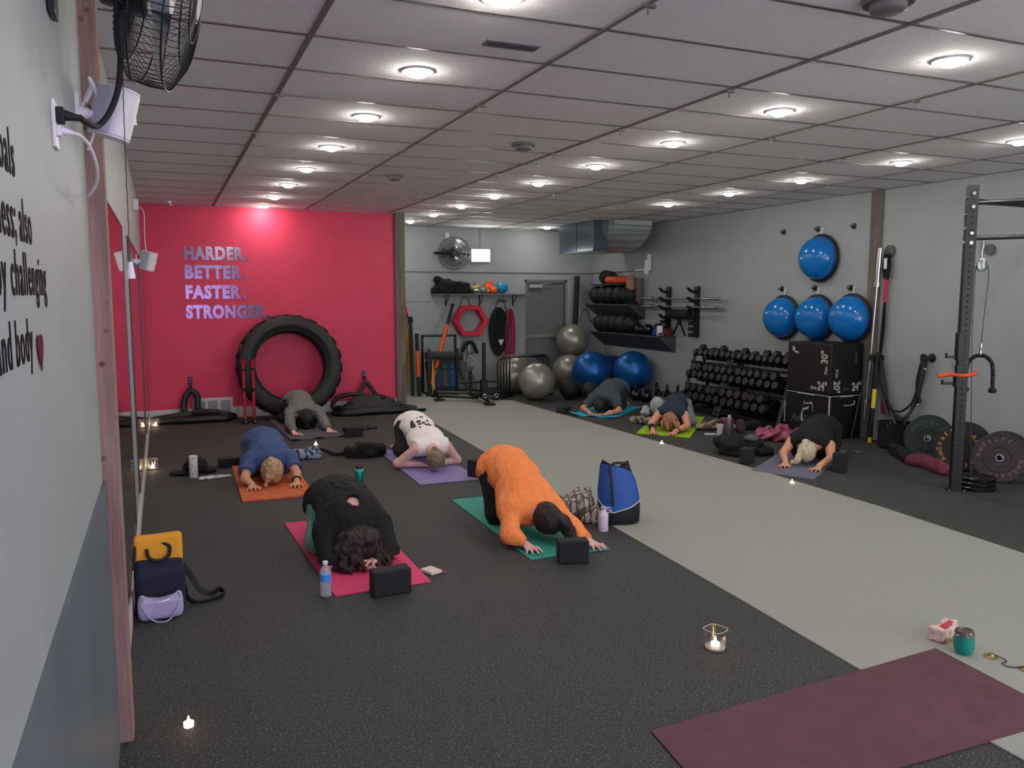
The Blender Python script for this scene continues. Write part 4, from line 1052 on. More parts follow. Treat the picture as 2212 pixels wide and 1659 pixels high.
for a in (.18, .5, .8, 1.1, 1.4):
    g.tube([rel((x, 8.35-.857*math.sin(a), 2.43+.475*(1-math.cos(a))-.003)) for x in (6.02, 6.72)], .006, n=6)
g.build('seam', m_steel, t)

# exit sign
t = thing('exit_sign', 'glowing white exit sign with a faint green mark on the back wall', 'exit sign', (4.665, YB, 2.30))
bx('housing', (-.185, -.05, 0), (.185, 0, .235), m_wplast, t, bevel=.006)
bx('lit_face', (-.17, -.056, .012), (.17, -.05, .222), emis('sign_glow', (255, 255, 250), 13), t)
MB().prism([(.02, .175), (.08, .205), (.14, .175), (.14, .205), (.02, .205)], 0, .002, frame((0, -.0565, 0), (1, 0, 0), (0, 0, 1))).prism([(-.15, .18), (-.12, .205), (-.15, .205)], 0, .002, frame((0, -.0565, 0), (1, 0, 0), (0, 0, 1))).build('green_pictogram', emis('sign_green', (70, 160, 90), 1.2), t)
MB().bb((-.005, -.012, .235), (.005, 0, .61)).build('conduit', M('conduit_grey', (120, 122, 120), .5), t)
# back fan and its outlet
ft = cage_fan('round black cage fan on the back wall beside the exit sign', (4.10, 9.80, 2.44), (-.12, -.98, -.12), .285, .16, 60, (4.10, 9.99, 2.44), cat='fan', spin=.9)
o = MB().tube([(-.36, .05, .0), (-.15, -.01, 0.0), (.0, -.02, 0)], .022, n=10).tube([(0, .02, 0), (.30, .0, -.02)], .012, n=8).build('mount_bar', m_fanb, ft)
o = MB().bb((4.0, YB-.03, 2.71), (4.07, YB, 2.81)).build('wall_outlet', m_wplast, bevel=.004); tag(o, 'small white outlet box above the round fan on the back wall', 'outlet')

# wall shelf with things on it
m_shelf = M('shelf_grey', (118, 118, 116), .6)
t = thing('wall_shelf', 'long thin grey shelf on the back wall under the exit sign', 'shelf', (4.65, YB, 1.705))
bx('board', (-.93, -.26, 0), (.93, 0, .022), m_shelf, t, bevel=.002)
for x in (-.65, .0, .66):
    MB().bb((x-.012, -.22, -.012), (x+.012, 0, 0)).bb((x-.012, -.012, -.20), (x+.012, 0, 0)).tube([(x, -.20, -.01), (x, -.01, -.18)], .008, n=6).build('bracket', m_dsteel, t)
ZS = 1.729
def pile(name, label, cat, loc, prims, amp, freq, mat, h=.008, seed=0, rz=0, group=None, floor=True, ridge=True):
    P = []
    for p in prims:
        if p[0] == 'e': P += [np.array(p[1])-max(p[2]), np.array(p[1])+max(p[2])]
        elif p[0] == 'b': q = np.linalg.norm(p[2]); P += [np.array(p[1])-q, np.array(p[1])+q]
        else: P += [np.array(p[1])-p[3], np.array(p[1])+p[3], np.array(p[2])-p[3], np.array(p[2])+p[3]]
    P = np.array(P); lo = P.min(0)-.03; hi = P.max(0)+.03
    if floor: lo[2] = max(lo[2], -.02)
    F = SDF(lo, hi, h)
    for p in prims:
        if p[0] == 'e': F.ell(p[1], p[2], p[3] if len(p) > 3 else None, .02)
        elif p[0] == 'b': F.rbox(p[1], p[2], p[3], p[4] if len(p) > 4 else None, .02)
        else: F.cap(p[1], p[2], p[3], p[4] if len(p) > 4 else None, .02)
    F.noise(amp, freq, seed, ridge=ridge)
    if floor: F.clip((0, 0, .002), (0, 0, -1))
    o = F.build(name, mat); o.location = loc; o.rotation_euler = (0, 0, rz)
    return tag(o, label, cat, group)
pile('rolled_bag', 'folded black bags heaped at the left end of the back wall shelf'.replace('left ', 'timber column '), 'bag', (4.06, YB-.16, ZS), [('b', (0, 0, .055), (.34, .12, .055), .03), ('b', (.02, 0, .15), (.29, .11, .06), .04, (0, .06, 0)), ('c', (-.22, 0, .18), (-.05, 0, .20), .06), ('e', (-.25, 0, .24), (.08, .08, .05))], .012, 24, m_blkf, seed=3)
def ball(name, label, loc, r, mat, group=None, sc=(1, 1, 1)):
    o = MB().sphere((0, 0, 0), r, 32, sc).build(name, mat, loc=loc, smooth=180); return tag(o, label, 'ball', group)
m_orng = M('orange_rubber', (255, 96, 40), .5, emit=0); m_cyan = M('clear_cyan', (24, 140, 184), .2, var=.05)
ball('massage_ball', 'bright orange ball on the back wall shelf', (4.86, YB-.18, ZS+.065), .064, m_orng)
pile('orange_pouch', 'crumpled orange pouch behind the orange ball on the shelf', 'pouch', (4.80, YB-.08, ZS), [('e', (0, 0, .09), (.085, .045, .11)), ('e', (.02, 0, .19), (.05, .03, .05))], .008, 40, m_orng, seed=5)
ball('exercise_ball_small', 'blue ball at the door end of the orange pouch on the shelf', (5.04, YB-.16, ZS+.11), .107, m_cyan)
t = thing('jump_rope_spool', 'yellow and grey coil handles between the black bags and orange pouch', 'jump rope', (4.52, YB-.15, ZS))
MB().cyl((-.06, 0, .10), (.06, 0, .13), .03, n=16).build('yellow_grip', M('yellow_rubber', (206, 200, 60), .5), t)
MB().torus((0, 0, .045), .05, .035, n=28, k=10).build('coil', m_steel, t)
MB().torus((-.02, 0, .17), .025, .005, (0, 1, 0), n=20, k=6).build('ring', m_dsteel, t)
pile('metal_cups', 'small shiny grey bundle beside the orange ball on the shelf', 'bundle', (4.68, YB-.17, ZS), [('e', (0, 0, .05), (.06, .05, .055)), ('e', (.05, 0, .04), (.04, .04, .045))], .006, 50, m_steel, seed=7)
t = thing('hook_ring', 'grey clip hanging under the shelf below the blue ball', 'clip', (5.02, YB-.20, 1.62))
MB().tube([(0, 0, .10), (.02, 0, .05), (0, 0, .0)], .006, n=6, smooth=4).tube([(-.08, 0, -.02), (.0, 0, -.03), (.08, 0, -.02)], .012, n=8, smooth=3).build('clip_body', m_dsteel, t)

# hexagonal agility ring hanging from a hook
m_redp = M('red_plastic', (206, 20, 52), .45, var=.04)
t = thing('agility_hexagon', 'red plastic hexagon rings hanging from a hook on the back wall', 'hexagon ring', (4.42, YB-.14, 1.24))
for q, (dy, R1) in enumerate(((-.05, .335), (.02, .345), (.08, .335))):
    pts = [(R1*math.cos(PI/3*i), dy, R1*math.sin(PI/3*i)*.93) for i in range(6)]
    g = MB(); ri = .72
    vs = []
    for i in range(6):
        x, y, z = pts[i]
        for k, yy in ((1, y-.03), (1, y+.03), (ri, y+.022), (ri, y-.022)): vs.append((x*k, yy, z*k))
    fs = [(i*4+a, i*4+(a+1) % 4, ((i+1) % 6)*4+(a+1) % 4, ((i+1) % 6)*4+a) for i in range(6) for a in range(4)]
    g.add(vs, fs).build('hexagon_ring', m_redp, t, bevel=.008)
m_hook = M('hook_grey', (86, 86, 84), .5)
def wall_hook(label, x, z, w=.16, h=.2):
    o = MB().tube([(x-w, YB-.02, z-h), (x-w*.5, YB-.03, z), (x, YB-.02, z+.02), (x+w*.35, YB-.03, z-.02), (x+w*.75, YB-.03, z-h*.9), (x+w, YB-.09, z-h*.7)], .008, n=8, smooth=6).build('wall_hook', m_hook)
    tag(o, label, 'hook', 'bent wire hooks on the back wall')
wall_hook('bent grey wire hook holding the red hexagon rings', 4.38, 1.64, .14, .22)
wall_hook('bent grey wire hook holding the black bands', 5.08, 1.60, .15, .26)
wall_hook('bent grey wire hook holding the white strap', 4.38, .84, .13, .22)
wall_hook('bent grey wire hook between the door and the corner shelves', 6.84, 1.40, .13, .22)
# bands
def hang(name, label, cat, cx, cy, ztop, zbot, w, loops, mat, r=.012, fl=2.2, seed=0, group=None):
    rg = random.Random(seed); g = MB()
    for i in range(loops):
        a = w*(.5+.5*rg.random()); zb = zbot+rg.uniform(0, .12); o_ = rg.uniform(-.02, .02); yy = cy+rg.uniform(-.03, .03)
        P = [(cx+a*math.sin(u)+o_, yy, (ztop+zb)/2+(ztop-zb)/2*math.cos(u)) for u in [2*PI*k/26 for k in range(26)]]
        g.tube(P, r, n=6, closed=True)
    o = g.build(name, mat); return tag(o, label, cat, group)
hang('resistance_band', 'bundle of black resistance bands hanging on the back wall by the door', 'bands', 4.99, YB-.09, 1.47, .60, .19, 10, m_blk, .013, seed=1)
o = MB().bb((4.94, YB-.12, .66), (5.06, YB-.08, 1.42)).build('black_band_strap', m_blkf, bevel=.02, seg=3); tag(o, 'broad black strap hung in the middle of the black bands', 'strap')
o = MB().prism([(-.05, .05), (.06, .05), (.0, -.06)], 0, .006, frame((5.02, YB-.13, .84), (1, 0, 0), (0, 0, 1))).build('white_tag', m_wplast); tag(o, 'small white triangular tag on the black bands', 'tag')
hang('red_band', 'crimson resistance bands hanging beside the door', 'bands', 5.23, YB-.08, 1.44, .30, .075, 8, M('crimson_rubber', (168, 16, 58), .5), .017, seed=2)
t = thing('suspension_strap', 'black and white suspension strap hanging on the back wall behind the sled', 'strap', (4.42, YB-.1, .05))
MB().tube([(-.03, 0, .80), (-.02, 0, .5), (-.06, 0, .1), (-.07, 0, .0)], .018, n=6, smooth=4).tube([(-.01, 0, .80), (.02, 0, .5), (.07, 0, .1), (.1, 0, .0)], .018, n=6, smooth=4).build('webbing', M('white_webbing', (186, 186, 182), .8, dark=(40, 40, 42), scale=22, thr=(.42, .46)), t)
MB().tube([(-.15, -.02, .62), (-.10, -.02, .74), (-.02, -.02, .80), (.06, -.02, .78), (.14, -.02, .60)], .03, n=8, smooth=5).build('handle_cuff', m_blk, t)

# hanging yellow bands and red cloth beside the column
hang('yellow_band', 'yellow resistance bands hanging right behind the timber column', 'bands', 3.20, YB-.1, 1.13, .08, .085, 9, M('ochre_rubber', (186, 150, 44), .5), .013, seed=4)
pile('red_cloth', 'crumpled red gloves hung high behind the timber column', 'gloves', (3.10, YB-.12, 1.28), [('e', (0, 0, .30), (.10, .05, .14), (0, .4, 0)), ('e', (.06, 0, .12), (.09, .05, .13)), ('e', (0, 0, .0), (.07, .04, .08))], .014, 26, m_redp, seed=9, floor=False)

# ---------------------------------------------------------------- clubs, roller rack
m_oran = M('orange_gloss', (240, 84, 22), .3, var=.05)
def club(label, a, b, lo, hi, r):
    t = thing('training_pole', label, 'pole', a, group='black and orange training poles')
    A = Vector((0, 0, 0)); B = Vector(b)-Vector(a)
    MB().cyl(A, B*lo, r*1.15, n=16).build('lower_grip', m_blk, t); MB().cyl(B*lo, B*hi, r, n=16).build('orange_shaft', m_oran, t)
    MB().cyl(B*hi, B*.985, r*1.02, r*.9, n=16).cyl(B*.985, B, r*1.12, n=16).build('upper_grip', m_blk, t)
club('leaning orange and black pole with its top against the red hexagon', (3.36, 9.05, .0), (4.06, 9.78, 1.54), .13, .77, .032)
club('short orange and black pole standing beside the yellow bands', (3.24, 9.15, 0), (3.38, 9.75, 1.02), .30, .72, .032)
o = MB().cyl((3.14, 9.2, 0), (3.30, 9.85, 1.27), .03, n=16).cyl((3.295, 9.83, 1.24), (3.305, 9.87, 1.31), .045, n=16).build('bar_pole', m_blk); tag(o, 'tall thin black pole leaning behind the short orange pole', 'pole')
o = MB().lathe([(.001, 0), (.05, .0), (.045, .05), (.006, .62), (.001, .63)], 24).build('yellow_cone', M('yellow_pvc', (206, 150, 40), .5), loc=(3.47, 9.12, 0)); tag(o, 'slim yellow cone standing between the two orange poles', 'cone')
t = thing('roller_rack', 'black tube rack holding foam rollers against the back wall', 'rack', (3.72, 9.35, 0))
g = MB()
for x in (-.30, .30):
    g.bb((x-.02, .18, 0), (x+.02, .22, 1.02)); 
g.bb((-.30, .18, .98), (.30, .22, 1.02)); g.build('back_frame', m_black, t)
g = MB()
for x in (-.30, .20): g.bb((x-.02, -.2, 0), (x+.02, -.16, .80))
g.bb((-.30, -.2, .10), (.20, -.16, .14)).bb((-.30, -.2, .44), (.20, -.16, .47)).bb((-.32, -.2, 0), (-.28, .2, .04)).bb((.28, -.2, 0), (.32, .2, .04)); g.build('front_frame', m_black, t)
def roller(label, a, b, r, mat, grp='foam rollers in the rack'):
    o = MB(); A = Vector(a); B = Vector(b); d = (B-A)
    o.cyl((0, 0, 0), d, r, n=28); o = o.build('foam_roller', mat, loc=a, bevel=.006)
    return tag(o, label, 'foam roller', grp)
m_rb = M('blue_foam', (40, 76, 116), .8); m_rg = M('grey_foam', (84, 90, 96), .8); m_rd = M('charcoal_foam', (54, 54, 58), .8)
roller('thick charcoal foam roller lying across the top of the rack', (3.40, 9.30, .68), (4.06, 9.30, .66), .07, m_rd)
roller('charcoal foam roller lying just under the top one in the rack', (3.42, 9.36, .54), (3.90, 9.36, .53), .055, m_rd)
for i, (x, m_, lab) in enumerate(((3.50, m_rd, 'upright charcoal foam roller at the column end of the rack'), (3.62, m_rb, 'upright dark blue foam roller, the one nearer the column'), (3.76, m_rg, 'upright grey foam roller between the two blue ones'), (3.90, m_rb, 'upright brighter blue foam roller, the one nearer the sled'))):
    roller(lab, (x, 9.30, .05), (x-.02, 9.36, .50), .062, m_ if i != 3 else M('mid_blue_foam', (44, 100, 140), .8))
roller('grey-green foam roller leaning on the outside of the rack', (4.19, 9.15, .05), (4.02, 9.50, .66), .085, M('olive_foam', (76, 80, 76), .8))
roller('thin grey foam roller leaning beside the grey-green one', (4.32, 9.25, .03), (4.17, 9.55, .52), .06, M('stone_foam', (88, 90, 86), .8))
pile('black_bag', 'limp black bag on the floor in front of the foam roller rack', 'bag', (3.62, 8.95, 0), [('e', (0, 0, .04), (.22, .10, .06)), ('e', (-.1, 0, .07), (.09, .08, .07))], .012, 22, m_blkf, seed=11)

# push sled
t = thing('push_sled', 'low black push sled with one tall upright at the end of the turf lane', 'sled', (3.85, 8.0, .006))
g = MB()
g.tube([(-.50, .45, .09), (.05, .10, .07)], .03, n=4).tube([(-.50, .55, .13), (.35, .12, .12)], .025, n=4).tube([(.05, -.35, .06), (.10, .55, .14)], .032, n=4).tube([(-.05, .05, .10), (.42, .15, .14)], .025, n=4)
g.box((.06, -.36, .02), (.14, .16, .035)).box((-.50, .42, .02), (.16, .10, .035)).box((.40, .2, .02), (.14, .10, .035)).cyl((-.5, .45, .0), (-.5, .45, .1), .025, n=12).cyl((.4, .16, .0), (.4, .16, .14), .025, n=12)
g.box((.09, -.05, .22), (.10, .10, .30)); g.build('sled_frame', m_black, t, bevel=.003)
MB().cyl((.09, -.05, .15), (.09, -.05, .95), .028, n=20).cyl((.09, -.05, .93), (.09, -.05, .96), .030, n=20).build('tall_upright', m_black, t)
MB().cyl((-.08, .10, .1), (-.08, .10, .50), .028, n=20).build('short_upright', m_black, t)
MB().cyl((-.28, .0, .33), (.36, .0, .33), .02, n=12).build('crossbar', m_black, t)
for x in (-.02, .17):
    MB().torus((x, -.38, .15), .028, .007, (0, 1, 0), n=20, k=8).build('clip_ring', m_chrome, t)

# hurdles
hr = thing('hurdle', '', 'hurdle', (0, 0, 0))
w_ = .74; hh_ = .68
MB().tube([(-w_/2, 0, 0), (-w_/2, 0, .3), (-w_/2, 0, hh_-.12), (-w_/2+.03, 0, hh_-.03), (-w_/2+.12, 0, hh_), (0, 0, hh_), (w_/2-.12, 0, hh_), (w_/2-.03, 0, hh_-.03), (w_/2, 0, hh_-.12), (w_/2, 0, .3), (w_/2, 0, 0)], .0125, n=12, smooth=4).build('arch_tube', m_blks, hr)
MB().cyl((-w_/2, 0, .10), (w_/2, 0, .10), .010, n=10).build('cross_rail', m_blks, hr)
for s in (-1, 1): MB().box((s*w_/2, .0, .012), (.04, .30, .024)).build('foot', m_blks, hr)
for i in range(5):
    lab = 'black tubular arch hurdle, %s of the nested five from the sled' % ORD[i]
    if i == 0: hr['label'] = lab; hr['group'] = 'nested black hurdles'; hr.location = (4.72, 8.38, 0)
    else: dup(hr, (4.72+.085*i, 8.38+.075*i, 0), label=lab)

# exercise balls
def silver(name, rgb): return M(name, rgb, .32, metal=.45, var=.04, scale=3, bump=.02, bscale=3)
m_silv = silver('silver_vinyl', (158, 154, 142)); m_bluev = silver('blue_vinyl', (18, 92, 164))
def exball(label, loc, r, m_):
    g = MB(); k = 40; prof = []
    for i in range(k+1):
        a = PI*i/k; rr_ = r*(1+.0025*math.cos(30*a))
        prof.append((max(1e-5, math.sin(a)*rr_), -math.cos(a)*rr_))
    o = g.lathe(prof, 64).build('exercise_ball', m_, loc=loc, smooth=180); o.rotation_euler = (.5, .3, 0)
    return tag(o, label, 'exercise ball', 'large inflatable exercise balls')
exball('silver exercise ball standing in front of the hurdles', (4.86, 7.95, .31), .30, m_silv)
exball('silver exercise ball behind the hurdles, the lower darker one', (4.88, 9.00, .275), .272, m_silv)
exball('silver exercise ball behind the hurdles, farther back by the wall', (5.12, 9.52, .34), .30, m_silv)
exball('silver exercise ball at the top of the stack beside the door', (6.36, 9.58, .86), .305, m_silv)
exball('silver exercise ball under the top one beside the door', (6.16, 9.34, .31), .31, m_silv)
exball('shiny blue exercise ball, the one nearer the door', (6.13, 8.42, .385), .345, m_bluev)
exball('shiny blue exercise ball, the one nearer the dumbbell rack', (6.64, 7.90, .42), .335, m_bluev)
ball('slam_ball', 'black slam ball on the floor under the blue ball by the door', (5.42, 7.85, .17), .17, m_blk, 'black slam balls on the floor')
ball('slam_ball', 'black slam ball on the floor behind the person in slate', (5.68, 7.62, .15), .15, m_blk, 'black slam balls on the floor')
ball('slam_ball', 'smaller black slam ball tucked between silver and blue balls', (5.70, 8.10, .13), .13, m_blk, 'black slam balls on the floor')
o = bx('storage_crate', (6.55, 8.75, 0), (6.95, 9.15, .60), M('blue_crate', (24, 52, 120), .5), bevel=.01); tag(o, 'dark blue crate between the two blue exercise balls', 'crate')
o = MB().cyl((6.44, 9.72, 0), (6.60, 9.88, 2.06), .05, n=20).build('foam_pole', m_blk, bevel=.01); tag(o, 'tall thick black foam pole leaning beside the door', 'pole')

# ================================================================ right wall: corner shelves
m_led = M('slate_shelf', (66, 70, 70), .55, var=.06, scale=6)
def wedge(label, y0, y1, z, d=.32, h=.27):
    t = thing('corner_shelf', label, 'shelf', (XR, (y0+y1)/2, z-h), group='slate wedge shelves on the wall')
    a = (y1-y0)/2
    MB().bb((-d, -a, h-.02), (0, a, h)).build('board', m_led, t, bevel=.002)
    MB().add([(-d, -a, h-.02), (0, -a, h-.02), (0, -a, 0), (-d, a, h-.02), (0, a, h-.02), (0, a, 0)], [(0, 1, 2), (5, 4, 3), (0, 2, 5, 3), (0, 3, 4, 1), (1, 4, 5, 2)]).build('wedge_support', m_led, t)
wedge('middle slate wedge shelf carrying a row of black balls', 8.11, 9.7, 1.545)
wedge('longest and lowest slate wedge shelf with balls and a white tub', 7.17, 9.5, 1.035)
wedge('small top slate shelf with a bag and orange rollers', 8.45, 9.6, 1.905, .30, .03)
m_med = M('matte_black_ball', (20, 22, 23), .6, var=.15, scale=20)
for i in range(5): ball('medicine_ball', 'large black medicine ball on the middle wedge shelf, %s from the corner' % ORD[i], (6.82, 9.48-.285*i, 1.71), .163, m_med, 'black medicine balls on the middle shelf')
for i in range(5): ball('medicine_ball', 'large black medicine ball on the lowest wedge shelf, %s from the corner' % ORD[i], (6.81, 9.30-.265*i, 1.20), .163 if i < 4 else .14, m_med, 'black medicine balls on the lowest shelf')
for i, (y, r) in enumerate(((7.98, .085), (7.83, .075), (7.68, .095))): ball('weighted_ball', 'small black ball on the lowest wedge shelf, %s after the big ones' % ORD[i], (6.80, y, 1.037+r), r, m_blks, 'small black balls on the lowest shelf')
ball('weighted_ball', 'black ball with a sheen above the blue cloth on the lowest shelf', (6.88, 7.50, 1.14), .10, m_blks, 'small black balls on the lowest shelf')
pile('blue_cloth', 'small royal blue bundle on the lowest shelf beside the white tub', 'cloth', (6.78, 7.40, 1.037), [('e', (0, 0, .05), (.06, .08, .085))], .005, 40, M('royal_cloth', (36, 60, 140), .8), seed=2)
t = thing('wipes_tub', 'white wipes tub on the lowest wedge shelf', 'tub', (6.78, 7.31, 1.037))
MB().lathe([(.001, 0), (.048, 0), (.05, .01), (.05, .075), (.0505, .08), (.05, .12), (.05, .145)], 32).build('tub', m_wplast, t); MB().lathe([(.052, .145), (.052, .165), (.03, .17), (.001, .17)], 32).build('lid', m_wplast, t)
o = bx('maroon_box', (6.82, 7.19, 1.037), (6.95, 7.27, 1.16), M('maroon_card', (104, 22, 48), .6), bevel=.004); tag(o, 'small maroon box at the end of the lowest wedge shelf', 'box')
pile('grey_cloth', 'crumpled grey cloth before the maroon box on the shelf', 'cloth', (6.75, 7.23, 1.037), [('e', (0, 0, .02), (.05, .045, .035))], .006, 45, m_rg, seed=4)
t0 = 1.906
def tube_roller(label, a, b, r, mat):
    A, B = Vector(a), Vector(b); d = B-A; g = MB(); ax = d.normalized(); L = d.length
    g.lathe([(r*.66, 0), (r, 0), (r, L), (r*.66, L)], 32, axis=tuple(ax), close=True)
    o = g.build('foam_roller', mat, loc=a); return tag(o, label, 'foam roller')
m_coral = M('coral_foam', (226, 84, 52), .6, var=.05)
tube_roller('hollow coral foam roller on the top shelf, the front one', (6.70, 8.66, t0+.068), (6.86, 8.28, t0+.068), .062, m_coral)
tube_roller('hollow coral foam roller on the top shelf, partly behind the front one', (6.71, 8.93, t0+.068), (6.92, 8.44, t0+.068), .062, m_coral)
pile('sports_bag', 'round black bag at the corner end of the top shelf', 'bag', (6.84, 9.10, t0), [('e', (0, 0, .10), (.12, .26, .13)), ('e', (0, .1, .13), (.11, .17, .12))], .006, 22, m_blkf, seed=6)
tube_roller('tall tan foam roller standing on the middle shelf', (6.80, 8.28, 1.57), (6.80, 8.28, 2.02), .075, M('tan_foam', (168, 122, 104), .7))
tube_roller('tall brown foam roller standing behind the tan one', (6.92, 8.20, 1.56), (6.92, 8.20, 1.99), .065, M('brown_foam', (106, 92, 84), .7))
pile('black_pouch', 'small black pouch on the middle shelf end under the tan roller', 'pouch', (6.78, 8.2, 1.546), [('e', (0, 0, .03), (.08, .12, .04))], .008, 30, m_blkf, seed=8)
# white swivel bracket
o = MB().bb((6.93, 7.93, 2.12), (6.99, 7.97, 2.40)).bb((6.90, 7.94, 2.06), (6.95, 8.0, 2.30)).bb((6.93, 7.97, 2.12), (6.97, 8.35, 2.15)).build('wall_bracket', m_wplast, bevel=.003); tag(o, 'white metal arm bracket on the wall under the silver duct', 'bracket')

# ---------------------------------------------------------------- barbell rack
t = thing('barbell_rack', 'pair of black wall-mounted uprights with hooks holding two barbells', 'rack', (XR-.004, 6.97, 1.05))
for k, y in enumerate((.39, -.39)):
    g = MB().bb((-.05, y-.045, 0), (0, y+.045, .79)); g.build('upright', m_black, t, bevel=.003)
    for z in (.70, .555, .42, .28):
        g = MB().prism([(0, -.03), (.10, .0), (.16, .06), (.145, .075), (.09, .03), (0, .03)], -.03, .03, frame((-.05, y, z), (-1, 0, 0), (0, 0, 1))); g.build('hook', m_black, t, bevel=.002)
    for z in (.22, .13, .04):
        MB().bb((-.17, y-.06, z-.035), (-.05, y+.02, z+.03)).build('clamp_block', m_black, t, bevel=.008)
for i, (z, y0, y1) in enumerate(((1.648, 5.86, 8.03), (1.520, 5.85, 8.02))):
    b = thing('barbell', ['chrome barbell resting on the upper hooks of the wall rack', 'chrome barbell resting on the lower hooks of the wall rack'][i], 'barbell', (6.85, 6.94, z), group='barbells on the wall rack')
    a = (y1-y0)/2
    MB().cyl((0, -a+.36, 0), (0, a-.36, 0), .014, n=14).build('shaft', m_steel, b)
    for s in (-1, 1): MB().cyl((0, s*(a-.38), 0), (0, s*(a-.35), 0), .036, n=20).cyl((0, s*(a-.35), 0), (0, s*a, 0), .025, n=20).build('sleeve', m_chrome, b)
roller('black padded roll hanging across the barbell rack', (6.90, 7.24, 1.40), (6.90, 6.68, 1.40), .075, m_blk, None)
t = thing('strap_pair', 'two short black straps hanging in an upside-down V from the rack', 'strap', (6.90, 6.94, 1.10))
for s in (-1, 1): MB().tube([(0, 0, .24), (0, s*.05, .13), (0, s*.17, -.04)], .016, n=6, smooth=4).build('strap_leg', m_blkf, t)
MB().sphere((0, 0, .17), .04, 16).cyl((0, 0, .18), (0, 0, .29), .015, n=10).build('strap_joint', m_blkf, t)

# ---------------------------------------------------------------- half-dome balance trainers
m_dome = M('blue_dome_vinyl', (16, 112, 188), .16, var=.04, scale=4)
def dome_proto():
    t = thing('balance_dome', '', 'balance trainer', (0, 0, 0))
    # axis along -X : base against the wall
    MB().lathe([(.001, 0), (.25, 0), (.288, .012), (.30, .03), (.30, .045), (.285, .058)], 56, axis=(-1, 0, 0)).build('base_platform', m_blk, t)
    pr = [(.272, .050)]+[(.268*math.cos(a)**.9, .06+.225*math.sin(a)) for a in [PI/2*i/18 for i in range(0, 18)]]+[(.001, .286)]
    MB().lathe(pr, 64, axis=(-1, 0, 0)).build('dome', m_dome, t, smooth=180)
    MB().torus((-.056, 0, 0), .276, .010, (1, 0, 0), n=56, k=8).build('dome_rim', M('navy_rim', (12, 44, 86), .4), t)
    MB().tube([(-.04, 0, .30), (-.03, 0, .34), (-.012, 0, .38)], .006, n=6).build('hang_loop', m_wplast, t)
    return t
dp = dome_proto(); dp['group'] = 'blue half-dome balance trainers on the wall'
for i, (y, z, lab) in enumerate(((4.0, 2.165, 'blue half-dome trainer hanging alone in the top row'), (4.63, 1.405, 'blue half-dome trainer in the lower row beside the dumbbell rack'), (4.02, 1.415, 'blue half-dome trainer in the middle of the lower row'), (3.415, 1.425, 'blue half-dome trainer in the lower row beside the timber stud'))):
    if i == 0: dp.location = (XR-.004, y, z); dp['label'] = lab
    else: dup(dp, (XR-(.035 if y < 3.5 else .004), y, z), label=lab)
for i, (y, z) in enumerate(((4.72, 2.54), (4.10, 2.535), (3.51, 2.525), (4.72, 1.785), (4.11, 1.79), (3.52, 1.79))):
    g = MB().bb((-.006, -.03, -.035), (0, .03, .035)).tube([(-.004, 0, .0), (-.05, 0, -.01), (-.06, 0, .02)], .007, n=8, smooth=3)
    o = g.build('dome_hook', m_black, loc=(XR+.001, y, z))
    tag(o, ['empty square black hook nearest the barbell rack', 'square black hook above the single top dome', 'empty square black hook beside the timber stud', 'square black hook above the dome beside the dumbbell rack', 'square black hook above the middle lower dome', 'square black hook above the dome beside the timber stud'][i].replace('nearest the', 'on the side of the'), 'hook', 'square dome hooks')

# ---------------------------------------------------------------- dumbbell rack
t = thing('dumbbell_rack', 'long black three-tier rack full of hex dumbbells', 'rack', (6.70, 5.05, 0))
for y in (-1.02, .18, .26, 1.06):
    MB().tube([(-.32, y, 0), (-.05, y, .90)], .032, n=4).tube([(.22, y, 0), (.06, y, .90)], .028, n=4).bb((-.34, y-.03, 0), (.26, y+.03, .03)).build('side_frame', m_black, t, bevel=.002)
tiers = ((.735, -.0, 1), (.41, -.10, 2), (.09, -.19, 3))
for z, x, k in tiers:
    MB().box((x-.10, .02, z-.02), (.05, 2.14, .02), (0, -.3, 0)).box((x+.10, .02, z+.03), (.05, 2.14, .02), (0, -.3, 0)).bb((x-.13, -1.05, z-.035), (x-.12, 1.09, z+.0)).build('tray', m_black, t, bevel=.003)
m_hex = M('black_urethane', (9, 9, 10), .42, var=.2, scale=30)
m_grip = M('chrome_grip', (110, 112, 110), .3, metal=.8)
def dumbbell(r):
    d = thing('dumbbell', '', 'dumbbell', (0, 0, 0))
    for s in (-1, 1):
        a = s*.068; b = s*(.068+r*1.35)
        MB().cyl((a, 0, 0), ((a+b)/2, 0, 0), r*.82, r, n=6).cyl(((a+b)/2, 0, 0), (b, 0, 0), r, r*.80, n=6).build('head', m_hex, d, bevel=.005)
    MB().tube([(-.07, 0, 0), (-.03, 0, 0), (0, 0, 0), (.03, 0, 0), (.07, 0, 0)], lambda u: .013+.004*math.sin(PI*u), n=12).build('handle', m_grip, d)
    return d
protos = {}
rd = random.Random(2)
def put_db(x, y, z, r, rot, lab, grp):
    if r not in protos:
        protos[r] = dumbbell(r); o = protos[r]; o.location = (x, y, z); o.rotation_euler = rot
    else: o = dup(protos[r], (x, y, z), rot)
    o['label'] = lab; o['group'] = grp
tn = ('top', 'middle', 'bottom')
for ti, (z, x, k) in enumerate(tiers):
    if ti == 0: continue
    r = (.062, .070, .078)[ti]; sp = (.128, .143, .159)[ti]; n = int(2.06/sp)-1
    for i in range(n):
        y = 6.08-sp*(i+.8)
        put_db(6.70+x+.03, y, z+.035+r*2.42, r, (rd.uniform(-.3, .3)+PI/6, .32, rd.uniform(-.15, .15)), 'black hex dumbbell piled over the %s tier row, %s from the corner end' % (tn[ti], ORD[i]), 'hex dumbbells piled over the %s tier row' % tn[ti])
